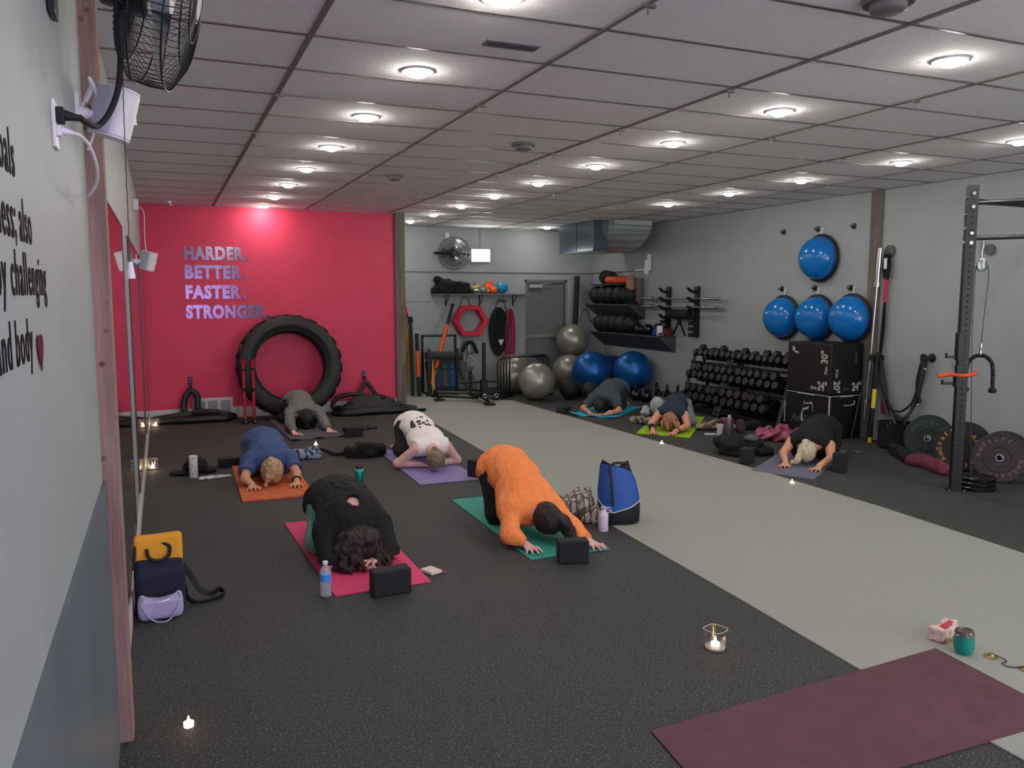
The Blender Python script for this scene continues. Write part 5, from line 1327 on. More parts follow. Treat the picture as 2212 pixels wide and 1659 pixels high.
for ti, (z, x, k) in enumerate(tiers):
    r = (.062, .070, .078)[ti]; sp = (.128, .143, .159)[ti]; n = int(2.06/sp)
    for i in range(n):
        y = 6.08-sp*(i+.3)
        lab = 'black hex dumbbell on the %s tier of the rack, %s from the corner end' % (tn[ti], ORD[i])
        put_db(6.70+x, y, z+.035+r*.9, r, (rd.uniform(-.15, .15)+(PI/6), .32, rd.uniform(-.08, .08)), lab, 'hex dumbbells on the %s tier' % tn[ti])
for i, (y, dx, rz) in enumerate(((5.92, 0, .1), (5.66, .02, 1.3), (5.40, 0, -.2), (5.0, .02, .2), (4.55, 0, .3), (4.34, .02, -.1), (4.12, 0, .1))):
    put_db(6.72+dx, y, .905, .062, (.5, .25, rz), 'black hex dumbbell lying on top of the top row, %s from the corner end' % ORD[i], 'loose dumbbells piled on the top row')
# kettlebells
def kettlebell(r, square=False):
    k = thing('kettlebell', '', 'kettlebell', (0, 0, 0))
    MB().lathe([(.001, 0), (r*.6, 0)]+[(r*math.cos(a), r*.92+r*math.sin(a)) for a in [-1.05+2.3*i/14 for i in range(15)]]+[(.001, r*1.9)], 32).build('bell', m_blks, k)
    w = r*.75; zt = r*2.75
    if square: P = [(-w*.9, 0, r*1.55), (-w*1.15, 0, zt-.02), (-w*.95, 0, zt), (w*.95, 0, zt), (w*1.15, 0, zt-.02), (w*.9, 0, r*1.55)]
    else: P = [(-w*.85, 0, r*1.5), (-w*1.05, 0, r*2.2), (-w*.7, 0, zt*.985), (0, 0, zt), (w*.7, 0, zt*.985), (w*1.05, 0, r*2.2), (w*.85, 0, r*1.5)]
    MB().tube(P, r*.16, n=10, smooth=1 if square else 5).build('handle', m_blks, k)
    return k
kp = {}
KB = [(6.33, 7.28, .095), (6.38, 7.05, .095), (6.42, 6.83, .09), (6.46, 6.61, .09), (6.50, 6.40, .085), (6.60, 7.40, .10), (6.64, 7.15, .10), (6.68, 6.92, .10), (6.72, 6.68, .105), (6.76, 6.42, .105)]
for i, (x, y, r) in enumerate(KB):
    lab = 'black kettlebell in the %s row by the wall, %s from the blue balls' % (('front', 'rear')[i >= 5], ORD[i % 5])
    if r not in kp:
        kp[r] = kettlebell(r, r == .105); o = kp[r]; o.location = (x, y, 0); o.rotation_euler = (0, 0, .9)
    else: o = dup(kp[r], (x, y, 0), (0, 0, .6+rd.random()*.9))
    o['label'] = lab; o['group'] = 'black kettlebells between the blue balls and the dumbbell rack'

# ---------------------------------------------------------------- plyometric boxes
m_box = M('black_vinyl_foam', (13, 14, 14), .5, var=.12, scale=30, bump=.08, bscale=120)
m_prt = M('white_print', (176, 178, 176), .6, var=.15, scale=60)
m_prd = M('dim_print', (74, 76, 76), .6, var=.2, scale=60)
X0, Y0, Y1 = 6.455, 3.235, 3.955
def lbox(name, label, z0, z1):
    t = thing(name, label, 'plyometric box', (X0, Y0, z0))
    return t
t = thing('plyo_box', 'upper black foam plyometric box with 30, 24 and 20 printed on it', 'plyometric box', (X0, Y0, .535))
bx('foam_body', (0, 0, 0), (.50, .72, .60), m_box, t, bevel=.012)
FL = lambda y, z: frame((-.0015, y, z), (0, -1, 0), (0, 0, 1))         # face towards -X, reads towards -Y
FR = lambda x, z: frame((x, -.0015, z), (1, 0, 0), (0, 0, 1))          # face towards -Y
def rz_(m_, a): return m_ @ Matrix.Rotation(a, 4, 'Z')
T = lambda n, b_, s, m4, mt=m_prt, off=.004, sx=.8: text(n, b_, s, mt, m4 @ Matrix.Diagonal((sx, 1, 1, 1)), t, ext=.0008, off=off*s/.1)
T('print_30', '30"', .145, rz_(FL(.055, .36), PI/2) , off=.003)
T('print_75cm', '75cm', .055, rz_(FL(.055, .235), PI/2))
T('print_24', '24"', .145, FL(.205, .045), off=.003)
T('print_61cm', '61cm', .055, FL(.31, .048))
T('print_20', '20"', .135, rz_(FR(.055, .165), -PI/2), off=.003)
T('print_51cm', '51cm', .055, rz_(FR(.08, .30), -PI/2))
T('print_24', '24"', .135, FR(.335, .04), off=.003)
T('print_61cm', '61cm', .05, FR(.20, .045), m_prd)
T('print_logo', 'AmStaff', .05, rz_(FR(.37, .50), -PI/2), m_prd)
g = MB()
g.prism([(0, .02), (.015, .055), (.03, .03), (.05, .035), (.045, .0), (.02, -.02), (.005, -.005)], 0, .001, FL(.64, .50)).prism([(.035, -.01), (.10, -.015), (.11, -.03), (.04, -.035)], 0, .001, FL(.64, .50)).prism([(.08, -.03), (.115, -.03), (.105, -.05)], 0, .001, FL(.64, .50))
g.build('print_dog_logo', m_prt, t, smooth=None)
t = thing('plyo_box', 'lower black foam plyometric box with white edging and a dog head logo', 'plyometric box', (X0, Y0, 0))
bx('foam_body', (0, 0, .0), (.50, .72, .53), m_box, t, bevel=.012)
e = MB()
e.bb((-.004, .0, .515), (.004, .72, .523)).bb((-.006, .24, .505), (.003, .52, .522)).bb((0, -.004, .515), (.50, .004, .523)).bb((.16, -.006, .505), (.36, .003, .522))
e.bb((-.005, -.005, .29), (.008, .008, .52)).bb((-.009, .01, .02), (.0, .025, .30)).bb((-.004, .735, .12), (.0, .745, .40))
e.build('white_edging', m_prt, t)
lg = MB()
for pl in ([(0, .07), (.012, .13), (.03, .10)], [(.10, .11), (.115, .13), (.15, .11), (.165, .03), (.158, .0), (.155, .05), (.14, .09), (.12, .105)], [(.012, .10), (.05, .095), (.10, .09), (.10, .105), (.05, .108)], [(-.02, .02), (.0, .04), (.02, .03), (.035, .045), (.07, .06), (.10, .065), (.085, .035), (.05, .02), (.02, .01), (-.01, .0)], [(-.04, -.10), (-.02, -.13), (.02, -.12), (-.0, -.10), (-.01, -.06), (.0, -.02), (-.02, .0), (-.035, -.04)]):
    lg.prism(pl, 0, .001, FL(.42, .30))
lg.build('print_dog_logo', m_prt, t, smooth=None)
text('print_logo', 'AmStaff', .145, m_prd, FL(.62, .155), t, ext=.0008, off=.002)
MB().tube([(.22, -.003, .40), (.36, -.003, .405), (.385, -.003, .43), (.38, -.003, .455)], .006, n=6, smooth=4).build('pull_handle', m_prt, t)

# ---------------------------------------------------------------- long bars, straps and ropes by the stud
b = thing('barbell', 'long chrome barbell standing upright against the timber stud', 'barbell', (6.86, 3.10, .0))
A, Z = Vector((0, 0, .02)), Vector((.05, -.08, 2.24))
at_ = lambda u: A.lerp(Z, u)
MB().cyl(at_(.2), at_(.80), .014, n=14).build('shaft', m_wplast if False else m_chrome, b)
MB().cyl(at_(.815), at_(1), .026, n=20).cyl(at_(.80), at_(.82), .038, n=20).build('sleeve', m_chrome, b)
MB().cyl(at_(.10), at_(.19), .026, n=20).cyl(at_(.19), at_(.21), .038, n=20).build('sleeve', m_chrome, b)
o = MB().cyl((6.86, 3.02, 0), (6.93, 3.03, .95), .018, n=12).build('steel_bar', m_black); tag(o, 'thin black bar standing beside the upright chrome barbell', 'bar')
o = MB().cyl((6.80, 3.22, 0), (6.90, 3.20, .55), .014, n=12).build('steel_bar', m_dsteel); tag(o, 'short dull steel bar at the foot of the timber stud', 'bar')
t = thing('mobility_stick', 'black stick with yellow bands standing by the upright barbell', 'stick', (6.80, 2.94, 0))
m_yel = M('yellow_tape', (222, 196, 40), .5)
MB().cyl((0, 0, 0), (.10, .03, 1.05), .022, n=14).build('stick', m_blk, t)
MB().cyl((.0388, .0117, .40), (.0598, .0181, .62), .0245, n=14).build('yellow_band', m_yel, t)
MB().cyl((.0, 0, .0), (.006, .002, .06), .0245, n=14).build('yellow_tip', m_yel, t)
t = thing('suspension_trainer', 'black suspension trainer with a red sleeve hanging from a wall pad', 'strap', (XR, 2.95, .9))
MB().cyl((-.0, 0, 1.30), (-.03, 0, 1.30), .07, n=28).build('wall_pad', m_hook, t)
MB().tube([(-.05, .03, 1.27), (-.06, .04, 1.10), (-.05, 0, .98), (-.06, -.04, 1.10), (-.05, -.02, 1.27)], .018, n=6, smooth=5).bb((-.075, -.04, 1.0), (-.05, .03, 1.24)).build('black_loop', m_blkf, t)
MB().bb((-.082, -.02, 1.10), (-.075, .02, 1.22)).build('label_patch', m_wplast, t)
MB().tube([(-.05, 0, 1.0), (-.05, .01, .72)], .020, n=8).build('red_sleeve', M('red_nylon', (200, 34, 70), .6), t)
MB().tube([(-.05, .01, .74), (-.05, .03, .4), (-.06, .04, .05), (-.08, .06, -.25)], .014, n=6, smooth=4).tube([(-.05, .0, .74), (-.05, .0, .4), (-.05, .03, .1)], .010, n=6, smooth=4).build('black_webbing', m_blkf, t)
# draped battle rope on two wall pegs
m_gr = M('grey_tubing', (64, 68, 66), .6, var=.1)
def peg(label, y, z):
    o = MB().cyl((XR, y, z), (XR-.12, y, z+.01), .022, n=14).cyl((XR-.12, y, z+.01), (XR-.14, y, z+.01), .04, n=18).cyl((XR, y, z), (XR-.01, y, z), .05, n=20).build('wall_peg', m_dsteel); tag(o, label, 'peg', 'round steel wall pegs')
peg('round steel wall peg beside the suspension trainer', 3.02, .97); peg('round steel wall peg holding the far end of the draped tubes', 2.33, 1.02)
t = thing('resistance_tube', 'grey and black resistance tubes draped between two wall pegs', 'tubes', (XR-.08, 2.65, .1))
def rel2(P): return [(p[0]-(XR-.08), p[1]-2.65, p[2]-.1) for p in P]
for i, (za, w) in enumerate(((.33, .018), (.30, .016), (.24, .014), (.40, .012))):
    xx_ = XR-.05-.02*i
    MB().tube(rel2([(xx_, 2.98-.02*i, .98), (xx_, 2.90, .70), (xx_, 2.83-.03*i, .42), (xx_-.02, 2.66, za), (xx_-.02, 2.56, za+.02), (xx_, 2.45, .55), (xx_, 2.38, .85), (xx_, 2.34+.01*i, 1.04)]), w, n=10, smooth=7).build('tube', (m_gr, m_blk, m_gr, m_blk)[i], t)
MB().tube(rel2([(XR-.1, 2.98, .95), (XR-.1, 2.86, .5), (XR-.12, 2.72, .22), (XR-.2, 2.62, .06), (XR-.3, 2.52, .015), (XR-.4, 2.45, .015)]), .012, n=8, smooth=7).build('trailing_tube', m_gr, t)
MB().tube(rel2([(XR-.07, 2.40, .95), (XR-.07, 2.44, .72), (XR-.07, 2.40, .52)]), .022, n=8, smooth=4).build('black_grip', m_blk, t)
MB().sphere(rel2([(XR-.07, 2.36, .90)])[0], .022, 12).build('clip', m_chrome, t)
MB().sphere(rel2([(XR-.07, 2.43, .50)])[0], .018, 12).build('clip', m_chrome, t)
# bucket
t = thing('storage_bin', 'black bin on the floor beneath the draped tubes', 'bin', (6.80, 2.60, 0))
MB().lathe([(.001, 0), (.15, 0), (.17, .02), (.175, .27), (.18, .29), (.165, .29), (.155, .04), (.001, .03)], 40).build('bin_body', m_blk, t)
MB().box((-.165, -.03, .27), (.006, .05, .015)).build('tag', m_wplast, t)
o = MB().prism([(0, 0), (.0, .2), (.10, .0)], 0, .02, frame((6.96, 2.93, .34), (0, -1, 0), (0, 0, 1))).build('red_strap_end', M('dark_red_nylon', (120, 30, 54), .7)); tag(o, 'dark red triangular strap end on the wall behind the striped stick', 'strap')

# ---------------------------------------------------------------- bumper plates
def plate(label, c, R_, nrm, ring, letters, lc, thick=.06, hub=True, spin=0):
    t = thing('bumper_plate', label, 'weight plate', c, group='bumper plates leaning on the wall')
    nrm = Vector(nrm).normalized()
    up = Vector((0, 0, 1)); xa = up.cross(nrm).normalized(); ya = nrm.cross(xa)
    m4 = Matrix((xa, ya, nrm)).transposed().to_4x4()
    g = MB(); b_ = MB().lathe([(.030, -thick), (R_*.98, -thick), (R_, -thick+.006), (R_, -.006), (R_*.98, 0), (R_*.92, 0), (R_*.90, -.004), (R_*.60, -.004), (R_*.58, 0), (R_*.42, 0), (R_*.40, -.006), (.05, -.006), (.030, -.006)], 64, close=True)
    g.add(b_.v, b_.f, m4); g.build('plate_body', ring, t)
    g = MB(); b_ = MB().lathe([(.026, -thick*.5), (.026, .004), (.034, .004), (.034, -.006), (.034, -thick*.5)], 40, close=True); g.add(b_.v, b_.f, m4); g.build('steel_hub', m_chrome, t)
    if letters:
        for a0, word in ((PI/2, 'AmStaff'), (-PI/2, 'AmStaff')):
            n_ = len(word)
            for i, ch in enumerate(word):
                a = a0+spin-(i-(n_-1)/2)*.33
                mm_ = m4 @ Matrix.Rotation(a-PI/2, 4, 'Z') @ Matrix.Translation((-.018, R_*.665, -.004))
                text('raised_letter', ch, .062, lc, mm_, t, ext=.001, off=.0012)
    return t
m_pg = M('green_black_rubber', (38, 48, 44), .6, var=.15); m_py = M('black_plate_rubber', (30, 31, 31), .6, var=.15); m_pr = M('maroon_black_rubber', (50, 38, 40), .6, var=.15)
m_lg = M('green_letters', (66, 84, 78), .6); m_ly = M('yellow_letters', (206, 154, 44), .6); m_lr = M('dull_red_letters', (116, 84, 82), .6)
plate('dull green-lettered bumper plate in front of the first leaning pair', (6.50, 1.92, .235), .225, (-.82, -.55, .12), m_pg, True, m_lg, spin=.1)
plate('plain black bumper plate behind the green-lettered one', (6.60, 1.985, .24), .225, (-.82, -.55, .12), m_py, False, m_lg)
plate('yellow-lettered bumper plate partly hidden by the rig upright', (6.36, 1.45, .228), .225, (-.80, -.58, .16), m_py, True, m_ly, spin=1.35)
plate('plain black bumper plate behind the yellow-lettered one', (6.52, 1.50, .24), .225, (-.80, -.58, .12), m_py, False, m_lg)
plate('dull red-lettered bumper plate at the frame edge beyond the rig', (6.26, .955, .228), .225, (-.78, -.60, .12), m_pr, True, m_lr, spin=.5)
plate('plain black bumper plate behind the red-lettered one', (6.37, .985, .236), .225, (-.78, -.60, .10), m_py, False, m_lg)
for i in range(3):
    o = MB().lathe([(.02, 0), (.17-.012*i, 0), (.178-.012*i, .008), (.178-.012*i, .03), (.17-.012*i, .036), (.10, .036), (.09, .03), (.045, .03), (.04, .036), (.02, .036)], 48, close=True).build('flat_weight_plate', m_blks, loc=(5.865+.010*i, .90-.006*i, .0+.037*i))
    tag(o, ('bottom', 'middle', 'top')[i]+' flat black weight plate in the stack at the rig foot', 'weight plate', 'flat plates stacked at the rig foot')
o = MB(); 
for i in range(9): o.torus((0, 0, .05+.028*i), .013, .004, (1, 0, 0) if i % 2 else (0, 1, 0), n=14, k=6)
o = o.build('chain', m_chrome, loc=(6.18, 1.16, -.02)); tag(o, 'short steel chain between the yellow and red lettered plates', 'chain')
pile('maroon_sandbag', 'maroon cloth bag lying beneath the lettered bumper plates', 'bag', (6.22, 1.80, 0), [('e', (0, 0, .05), (.10, .09, .06)), ('c', (.02, -.05, .05), (-.12, -.42, .04), .065, .06)], .010, 18, M('maroon_canvas', (104, 40, 62), .85), seed=4)
pile('rolled_mat', 'dark rolled cloth lying on the floor beside the maroon bag', 'roll', (6.33, 2.12, 0), [('c', (.18, .22, .05), (-.08, -.20, .05), .055, .06), ('c', (.14, .22, .09), (-.02, -.1, .10), .03)], .007, 22, m_blkf, seed=14)
# ================================================================ rig
t = thing('power_rig', 'tall black steel rig upright with pull-up bars running out of frame', 'rig', (5.63, .90, 0), (0, 0, -.62))
post = MB().bb((-.04, -.04, .005), (.04, .04, 2.62))
MB().bb((-.075, -.075, 0), (.075, .075, .008)).build('foot_plate', m_dsteel, t)
hl = post
for i in range(48):
    z = .2+.05*i
    hl.cyl((-.0405, 0, z), (-.0408, 0, z), .0075, n=10); hl.cyl((0, -.0405, z), (0, -.0408, z), .0075, n=10)
hl = hl.build('upright', [m_black, M('hole_black', (3, 3, 3), .9)], t, smooth=None)
for p_ in hl.data.polygons:
    if p_.area < .05: p_.material_index = 1
for z in (2.55, 2.44, 2.22, 2.14): MB().cyl((0, -.04, z), (0, -.052, z), .016, n=6).build('bolt', m_chrome, t)
for z in (2.54, 2.40, 2.28, 2.16): MB().cyl((-.041, 0, z-.02), (-.052, 0, z-.02), .016, n=6).build('bolt', m_chrome, t)
for s in (-1, 1): MB().cyl((s*.06, -.06, .008), (s*.06, -.06, .022), .010, n=6).build('floor_bolt', m_chrome, t)
Ri = Matrix.Rotation(.62, 3, 'Z')
def rg(p): v = Ri @ Vector((p[0]-5.66, p[1]-.90, 0)); return (v.x, v.y, p[2])
MB().cyl(rg((5.68, .90, 2.475)), rg((6.35, .32, 2.50)), .018, n=14).build('pull_up_bar', m_dsteel, t)
MB().cyl(rg((5.68, .90, 2.18)), rg((6.35, .20, 2.19)), .018, n=14).build('pull_up_bar', m_dsteel, t)
MB().cyl(rg((5.70, .90, 2.49)), rg((6.95, .95, 2.49)), .022, n=14).build('wall_brace', m_black, t)
for k, (z, L_) in enumerate(((1.16, .06), (.93, .08))):
    MB().bb((-.054, -.046, z-.02), (.0, .046, z+.22-.05*k)).bb((-.075-L_, -.018, z), (-.04, .018, z+.022)).bb((-.075-L_, -.018, z), (-.062-L_, .018, z+.045)).build('j_hook', m_black, t, bevel=.004)
# orange band over J-hook
o = MB().tube([(5.46, .99, 1.00), (5.53, .94, 1.02), (5.60, .88, 1.015), (5.66, .84, 1.02), (5.70, .82, 1.04)], .017, n=10, smooth=5, flat=1.3).build('orange_band', m_oran); tag(o, 'short orange band hooked on the rig upright', 'band')
o = MB().tube([(5.53, .93, 1.14), (5.535, .93, 1.03)], .008, n=6).tube([(5.55, .92, 1.14), (5.56, .92, 1.03)], .008, n=6).build('hanging_cord', M('pale_cord', (130, 130, 124), .7)); tag(o, 'pale cord hanging between the rig hook and the orange band', 'cord')
# pulley
t = thing('cable_pulley', 'steel pulley with a cable and black rope handle hanging from the rig', 'pulley', (5.86, .95, 1.9), (0, 0, -.93))
MB().tube([(0, 0, .27), (0, 0, .22), (-.005, 0, .16), (0, 0, .10)], .012, n=8).cyl((0, .0, .26), (0, 0, .21), .022, n=12).build('hanger', m_steel, t)
MB().lathe([(.045, -.012), (.05, -.010), (.042, 0), (.05, .010), (.045, .012), (.001, .012)], 32, axis=(.6, -.8, 0), origin=(.005, 0, .055)).build('pulley_wheel', m_steel, t)
MB().bb((-.015, -.012, .03), (.025, .012, .12)).build('pulley_cheek', m_wplast, t, bevel=.005)
MB().tube([(.05, -.0, .05), (.06, 0, -.05), (.045, 0, -.35), (.035, 0, -.62)], .004, n=6, smooth=5).tube([(-.042, 0, .05), (-.04, 0, -.5), (-.01, 0, -1.2), (.02, 0, -1.88)], .004, n=6, smooth=5).build('cable', m_dsteel, t)
MB().cyl((.035, 0, -.62), (.033, 0, -.72), .009, n=8).sphere((.034, 0, -.665), .014, 10).build('carabiner', m_chrome, t)
rp = [(-.07+.0, 0, -1.0), (-.068, 0, -.9), (-.055, 0, -.79), (-.01, 0, -.735), (.035, 0, -.725), (.08, 0, -.735), (.125, 0, -.79), (.138, 0, -.9), (.14, 0, -1.0)]
g = MB(); P = spline([Vector(p) for p in rp], 8)
g.tube(P, lambda u: .017+.003*math.sin(u*170), n=10); g.build('rope_handle', m_rope, t)
for x in (-.07, .14): MB().lathe([(.001, -.05), (.028, -.048), (.034, -.03), (.030, -.012), (.016, 0)], 24, origin=(x, 0, -1.0)).build('rope_stopper', m_blk, t)
o = MB().cyl((XR, 1.72, 2.155), (XR-.03, 1.72, 2.155), .055, n=28).build('wall_pad', m_hook); tag(o, 'round grey pad on the wall just past the rig upright', 'pad')

# ================================================================ ceiling fittings
t = thing('ceiling_vent', 'rectangular slatted metal vent in the ceiling between two downlights', 'vent', (.925, -.225, H))
MB().bb((-.14, -.045, -.006), (.14, .045, 0)).build('frame', M('vent_grey', (120, 118, 122), .4), t)
g = MB()
for i in range(22): g.box((-.126+i*.012, 0, -.008), (.003, .078, .008), (0, .5, 0))
g.build('slats', M('vent_slats', (176, 174, 178), .3, metal=.5), t)
MB().bb((-.13, -.04, -.0075), (.13, .04, -.006)).build('recess', M('vent_dark', (30, 30, 32), .8), t)
def det(label, x, y, r):
    t = thing('smoke_detector', label, 'detector', (x, y, H))
    MB().lathe([(.001, -.02), (r, -.02), (r*1.02, 0)], 32).build('base', M('detector_shade', (96, 90, 90), .5), t)
    MB().lathe([(.001, -.055), (r*.55, -.055), (r*.72, -.045), (r*.74, -.02)], 32).build('sensor_dome', M('detector_grey', (110, 104, 102), .5), t)
det('round grey ceiling sensor between the two middle downlight rows', 2.03, 2.12, .095); det('small round grey ceiling sensor beyond the vent, nearer the red wall', 1.53, 4.2, .085); det('round ceiling sensor cut off by the upper picture edge'.replace('picture', 'frame'), 2.11, -1.40, .10)

# ================================================================ soft goods on the floor
m_camo = M('blue_camo', (150, 170, 190), .8, dark=(40, 54, 72), scale=26, thr=(.46, .54))
t = thing('camo_pouch', 'blue and white camouflage pouch with a black strap behind the blue T-shirt', 'pouch', (.64, 4.56, 0))
F = SDF((-.2, -.12, -.01), (.2, .12, .16), .006).rbox((0, 0, .045), (.14, .06, .05), .03, (0, .1, 0)).ell((.06, 0, .07), (.07, .05, .05)).noise(.005, 25, 3, ridge=True); F.clip((0, 0, .002), (0, 0, -1)); F.build('pouch_body', m_camo, t)
MB().tube([(.10, .05, .08), (.2, .12, .05), (.28, .02, .02), (.36, -.02, .025), (.46, .05, .03), (.56, .12, .03)], .02, n=6, smooth=6, flat=.5).build('strap', m_blkf, t)
pile('black_jacket', 'crumpled black jacket with white trainers poking out by the purple mat', 'jacket', (1.22, 4.45, 0), [('e', (0, 0, .05), (.17, .13, .08)), ('e', (-.12, .02, .05), (.08, .09, .06)), ('e', (.13, 0, .06), (.09, .08, .06)), ('c', (-.05, 0, .10), (.1, .03, .11), .03)], .018, 20, m_blkf, seed=17)
for i, p in enumerate(((1.385, 4.42, 0), (1.375, 4.54, .0))):
    o = MB().sphere((0, 0, .035), .035, 18, (1.3, .8, .9)).build('white_trainer', m_wplast, loc=p); tag(o, ['white shoe tip showing at the end of the black jacket', 'white shoe tip behind the first at the black jacket'][i], 'shoe', 'white shoes by the black jacket')
t = thing('baseball_cap', 'black cap lying upside down behind the white spotted bottle', 'cap', (-.46, 4.28, 0))
F = SDF((-.22, -.2, -.01), (.22, .2, .18), .006).ell((0, .02, .05), (.11, .12, .10)).noise(.006, 22, 2, ridge=True); F.clip((0, 0, .002), (0, 0, -1)); F.build('crown', m_blkf, t)
F = SDF((-.25, -.2, -.01), (.25, .2, .1), .006).ell((-.13, -.03, .02), (.11, .09, .016)).ell((.12, 0, .02), (.07, .1, .03)); F.clip((0, 0, .002), (0, 0, -1)); F.build('brim', m_blkf, t)
pile('knit_gloves', 'flat white and brown patterned gloves on the floor by the spotted bottle', 'gloves', (-.33, 3.93, 0), [('e', (-.04, 0, .012), (.08, .03, .018)), ('e', (.08, .02, .012), (.09, .025, .014))], .003, 60, m_mot, h=.005)
pile('blue_towel', 'small crumpled blue-black towel behind the block by the charcoal mat', 'towel', (1.52, 6.15, 0), [('e', (-.08, 0, .02), (.10, .07, .045)), ('e', (.10, .04, .015), (.14, .08, .025))], .009, 30, M('navy_towel', (42, 54, 68), .9, dark=(16, 18, 22), scale=18), seed=5)
# plaid scarf
m_pl = bpy.data.materials.new('plaid_wool'); m_pl.use_nodes = True
nt = m_pl.node_tree; N = nt.nodes; L = nt.links; b_ = N['Principled BSDF']; b_.inputs['Roughness'].default_value = .9
tc = N.new('ShaderNodeTexCoord'); prev = None
for rot in ((0, 0, .3), (0, .9, 1.87)):
    mp = N.new('ShaderNodeMapping'); mp.inputs['Rotation'].default_value = rot; L.new(tc.outputs['Object'], mp.inputs['Vector'])
    wv = N.new('ShaderNodeTexWave'); wv.inputs['Scale'].default_value = 7; wv.inputs['Distortion'].default_value = 1.5; L.new(mp.outputs['Vector'], wv.inputs['Vector'])
    r_ = N.new('ShaderNodeValToRGB'); r_.color_ramp.elements[0].position = .12; r_.color_ramp.elements[1].position = .2; r_.color_ramp.elements[0].color = lin((92, 82, 76)); r_.color_ramp.elements[1].color = lin((178, 168, 152)); L.new(wv.outputs['Fac'], r_.inputs['Fac'])
    if prev is None: prev = r_
    else:
        mx = N.new('ShaderNodeMix'); mx.data_type = 'RGBA'; mx.blend_type = 'DARKEN'; mx.inputs['Factor'].default_value = 1
        L.new(prev.outputs['Color'], mx.inputs['A']); L.new(r_.outputs['Color'], mx.inputs['B']); L.new(mx.outputs['Result'], b_.inputs['Base Color'])
pile('plaid_scarf', 'crumpled beige and brown plaid scarf beside the blue and black bag', 'scarf', (2.20, 1.42, 0), [('e', (0, 0, .08), (.10, .16, .10)), ('e', (.03, -.10, .05), (.08, .12, .07)), ('e', (-.05, .14, .05), (.08, .07, .06)), ('c', (.05, .05, .16), (.03, -.1, .10), .04)], .022, 22, m_pl, seed=6)
m_cs = M('earth_camo', (172, 152, 124), .85, dark=(74, 60, 48), scale=10, thr=(.42, .52))
pile('camo_blanket', 'brown and cream camouflage blanket bunched beside the lime mat, dark toned end'.replace(', dark toned end', ' by the phone'), 'blanket', (5.72, 4.42, .008), [('e', (-.1, .05, .03), (.14, .10, .05)), ('e', (.12, -.08, .03), (.15, .08, .045)), ('e', (.02, -.0, .05), (.08, .07, .05))], .014, 20, m_cs, seed=8)
pile('camo_blanket', 'brown and green camouflage blanket end on the turf side of the lime mat', 'blanket', (5.10, 5.18, 0), [('c', (-.02, .16, .02), (.02, .0, .03), .05), ('e', (.06, -.14, .04), (.10, .14, .05))], .013, 20, M('green_camo', (150, 140, 118), .85, dark=(58, 66, 60), scale=9, thr=(.42, .52)), seed=9)
pile('white_bag', 'white plush bag with a grey strap behind the lime mat', 'bag', (5.72, 5.72, 0), [('e', (0, 0, .13), (.10, .12, .13)), ('e', (-.12, .12, .08), (.05, .05, .06)), ('e', (-.16, .08, .04), (.06, .06, .04))], .008, 24, M('white_plush', (172, 178, 180), .9, var=.15), seed=12)
pile('pink_jacket', 'crumpled dusty pink satin jacket on the floor before the plyometric boxes', 'jacket', (5.93, 3.45, 0), [('e', (0, 0, .05), (.20, .13, .09)), ('e', (-.16, .10, .04), (.10, .08, .06)), ('e', (.14, -.12, .04), (.12, .08, .06)), ('e', (.02, .0, .11), (.09, .07, .05))], .030, 24, M('dusty_pink_satin', (178, 86, 116), .38, dark=(104, 36, 60), scale=11, thr=(.3, .6)), seed=13, rz=-.6)
pile('backpack', 'black backpack and clothes heap between the lime and blue-grey mats', 'backpack', (4.93, 3.02, 0), [('b', (0, 0, .08), (.16, .12, .08), .04, (0, 0, .5)), ('e', (.12, -.12, .10), (.12, .10, .09)), ('e', (-.06, .12, .10), (.09, .09, .08)), ('e', (.22, -.2, .05), (.10, .08, .05))], .016, 20, m_blkf, seed=15)
pile('folded_cloth', 'small grey cloth on top of the black backpack heap', 'cloth', (5.02, 2.86, .165), [('e', (0, 0, .02), (.07, .06, .03))], .007, 35, M('grey_knit', (84, 84, 86), .9), seed=2)
o = MB().bb((0, 0, 0), (.9, .55, .002)).build('towel_flat', M('charcoal_cloth', (52, 52, 54), .9), loc=(5.18, 2.85, .001)); o.rotation_euler = (0, 0, .55); tag(o, 'dark grey towel spread flat between the backpack heap and the pink jacket', 'towel')
pile('black_shoes', 'pair of black shoes on the floor before the dumbbell rack', 'shoes', (6.05, 4.35, 0), [('e', (0, 0, .05), (.14, .06, .06)), ('e', (.10, -.14, .05), (.14, .06, .06)), ('e', (-.2, .05, .03), (.1, .1, .04))], .008, 25, m_blkf, seed=19)
pile('dark_pouch', 'dim grey pouch beside the mauve pouch at the rack foot', 'pouch', (5.84, 4.05, 0), [('e', (0, 0, .08), (.05, .06, .09))], .008, 30, M('dim_mauve', (92, 74, 76), .85, dark=(40, 34, 36), scale=20), seed=21)
t = thing('water_bottle', 'round-handled dark bottle lying on the floor behind the person in black tank top', 'bottle', (6.05, 2.72, 0), (0, 0, .4))
MB().cyl((-.1, 0, .036), (.08, 0, .036), .036, n=24).build('bottle_body', m_blk, t); MB().torus((.13, 0, .045), .035, .007, (0, 1, .3), n=20, k=6).build('handle', m_blk, t)
o = MB().bb((-.05, -.03, 0), (.05, .03, .02)).build('grey_remote', m_rg, loc=(6.18, 2.52, 0), bevel=.004); tag(o, 'small pale grey box on the floor before the plyometric boxes', 'box')

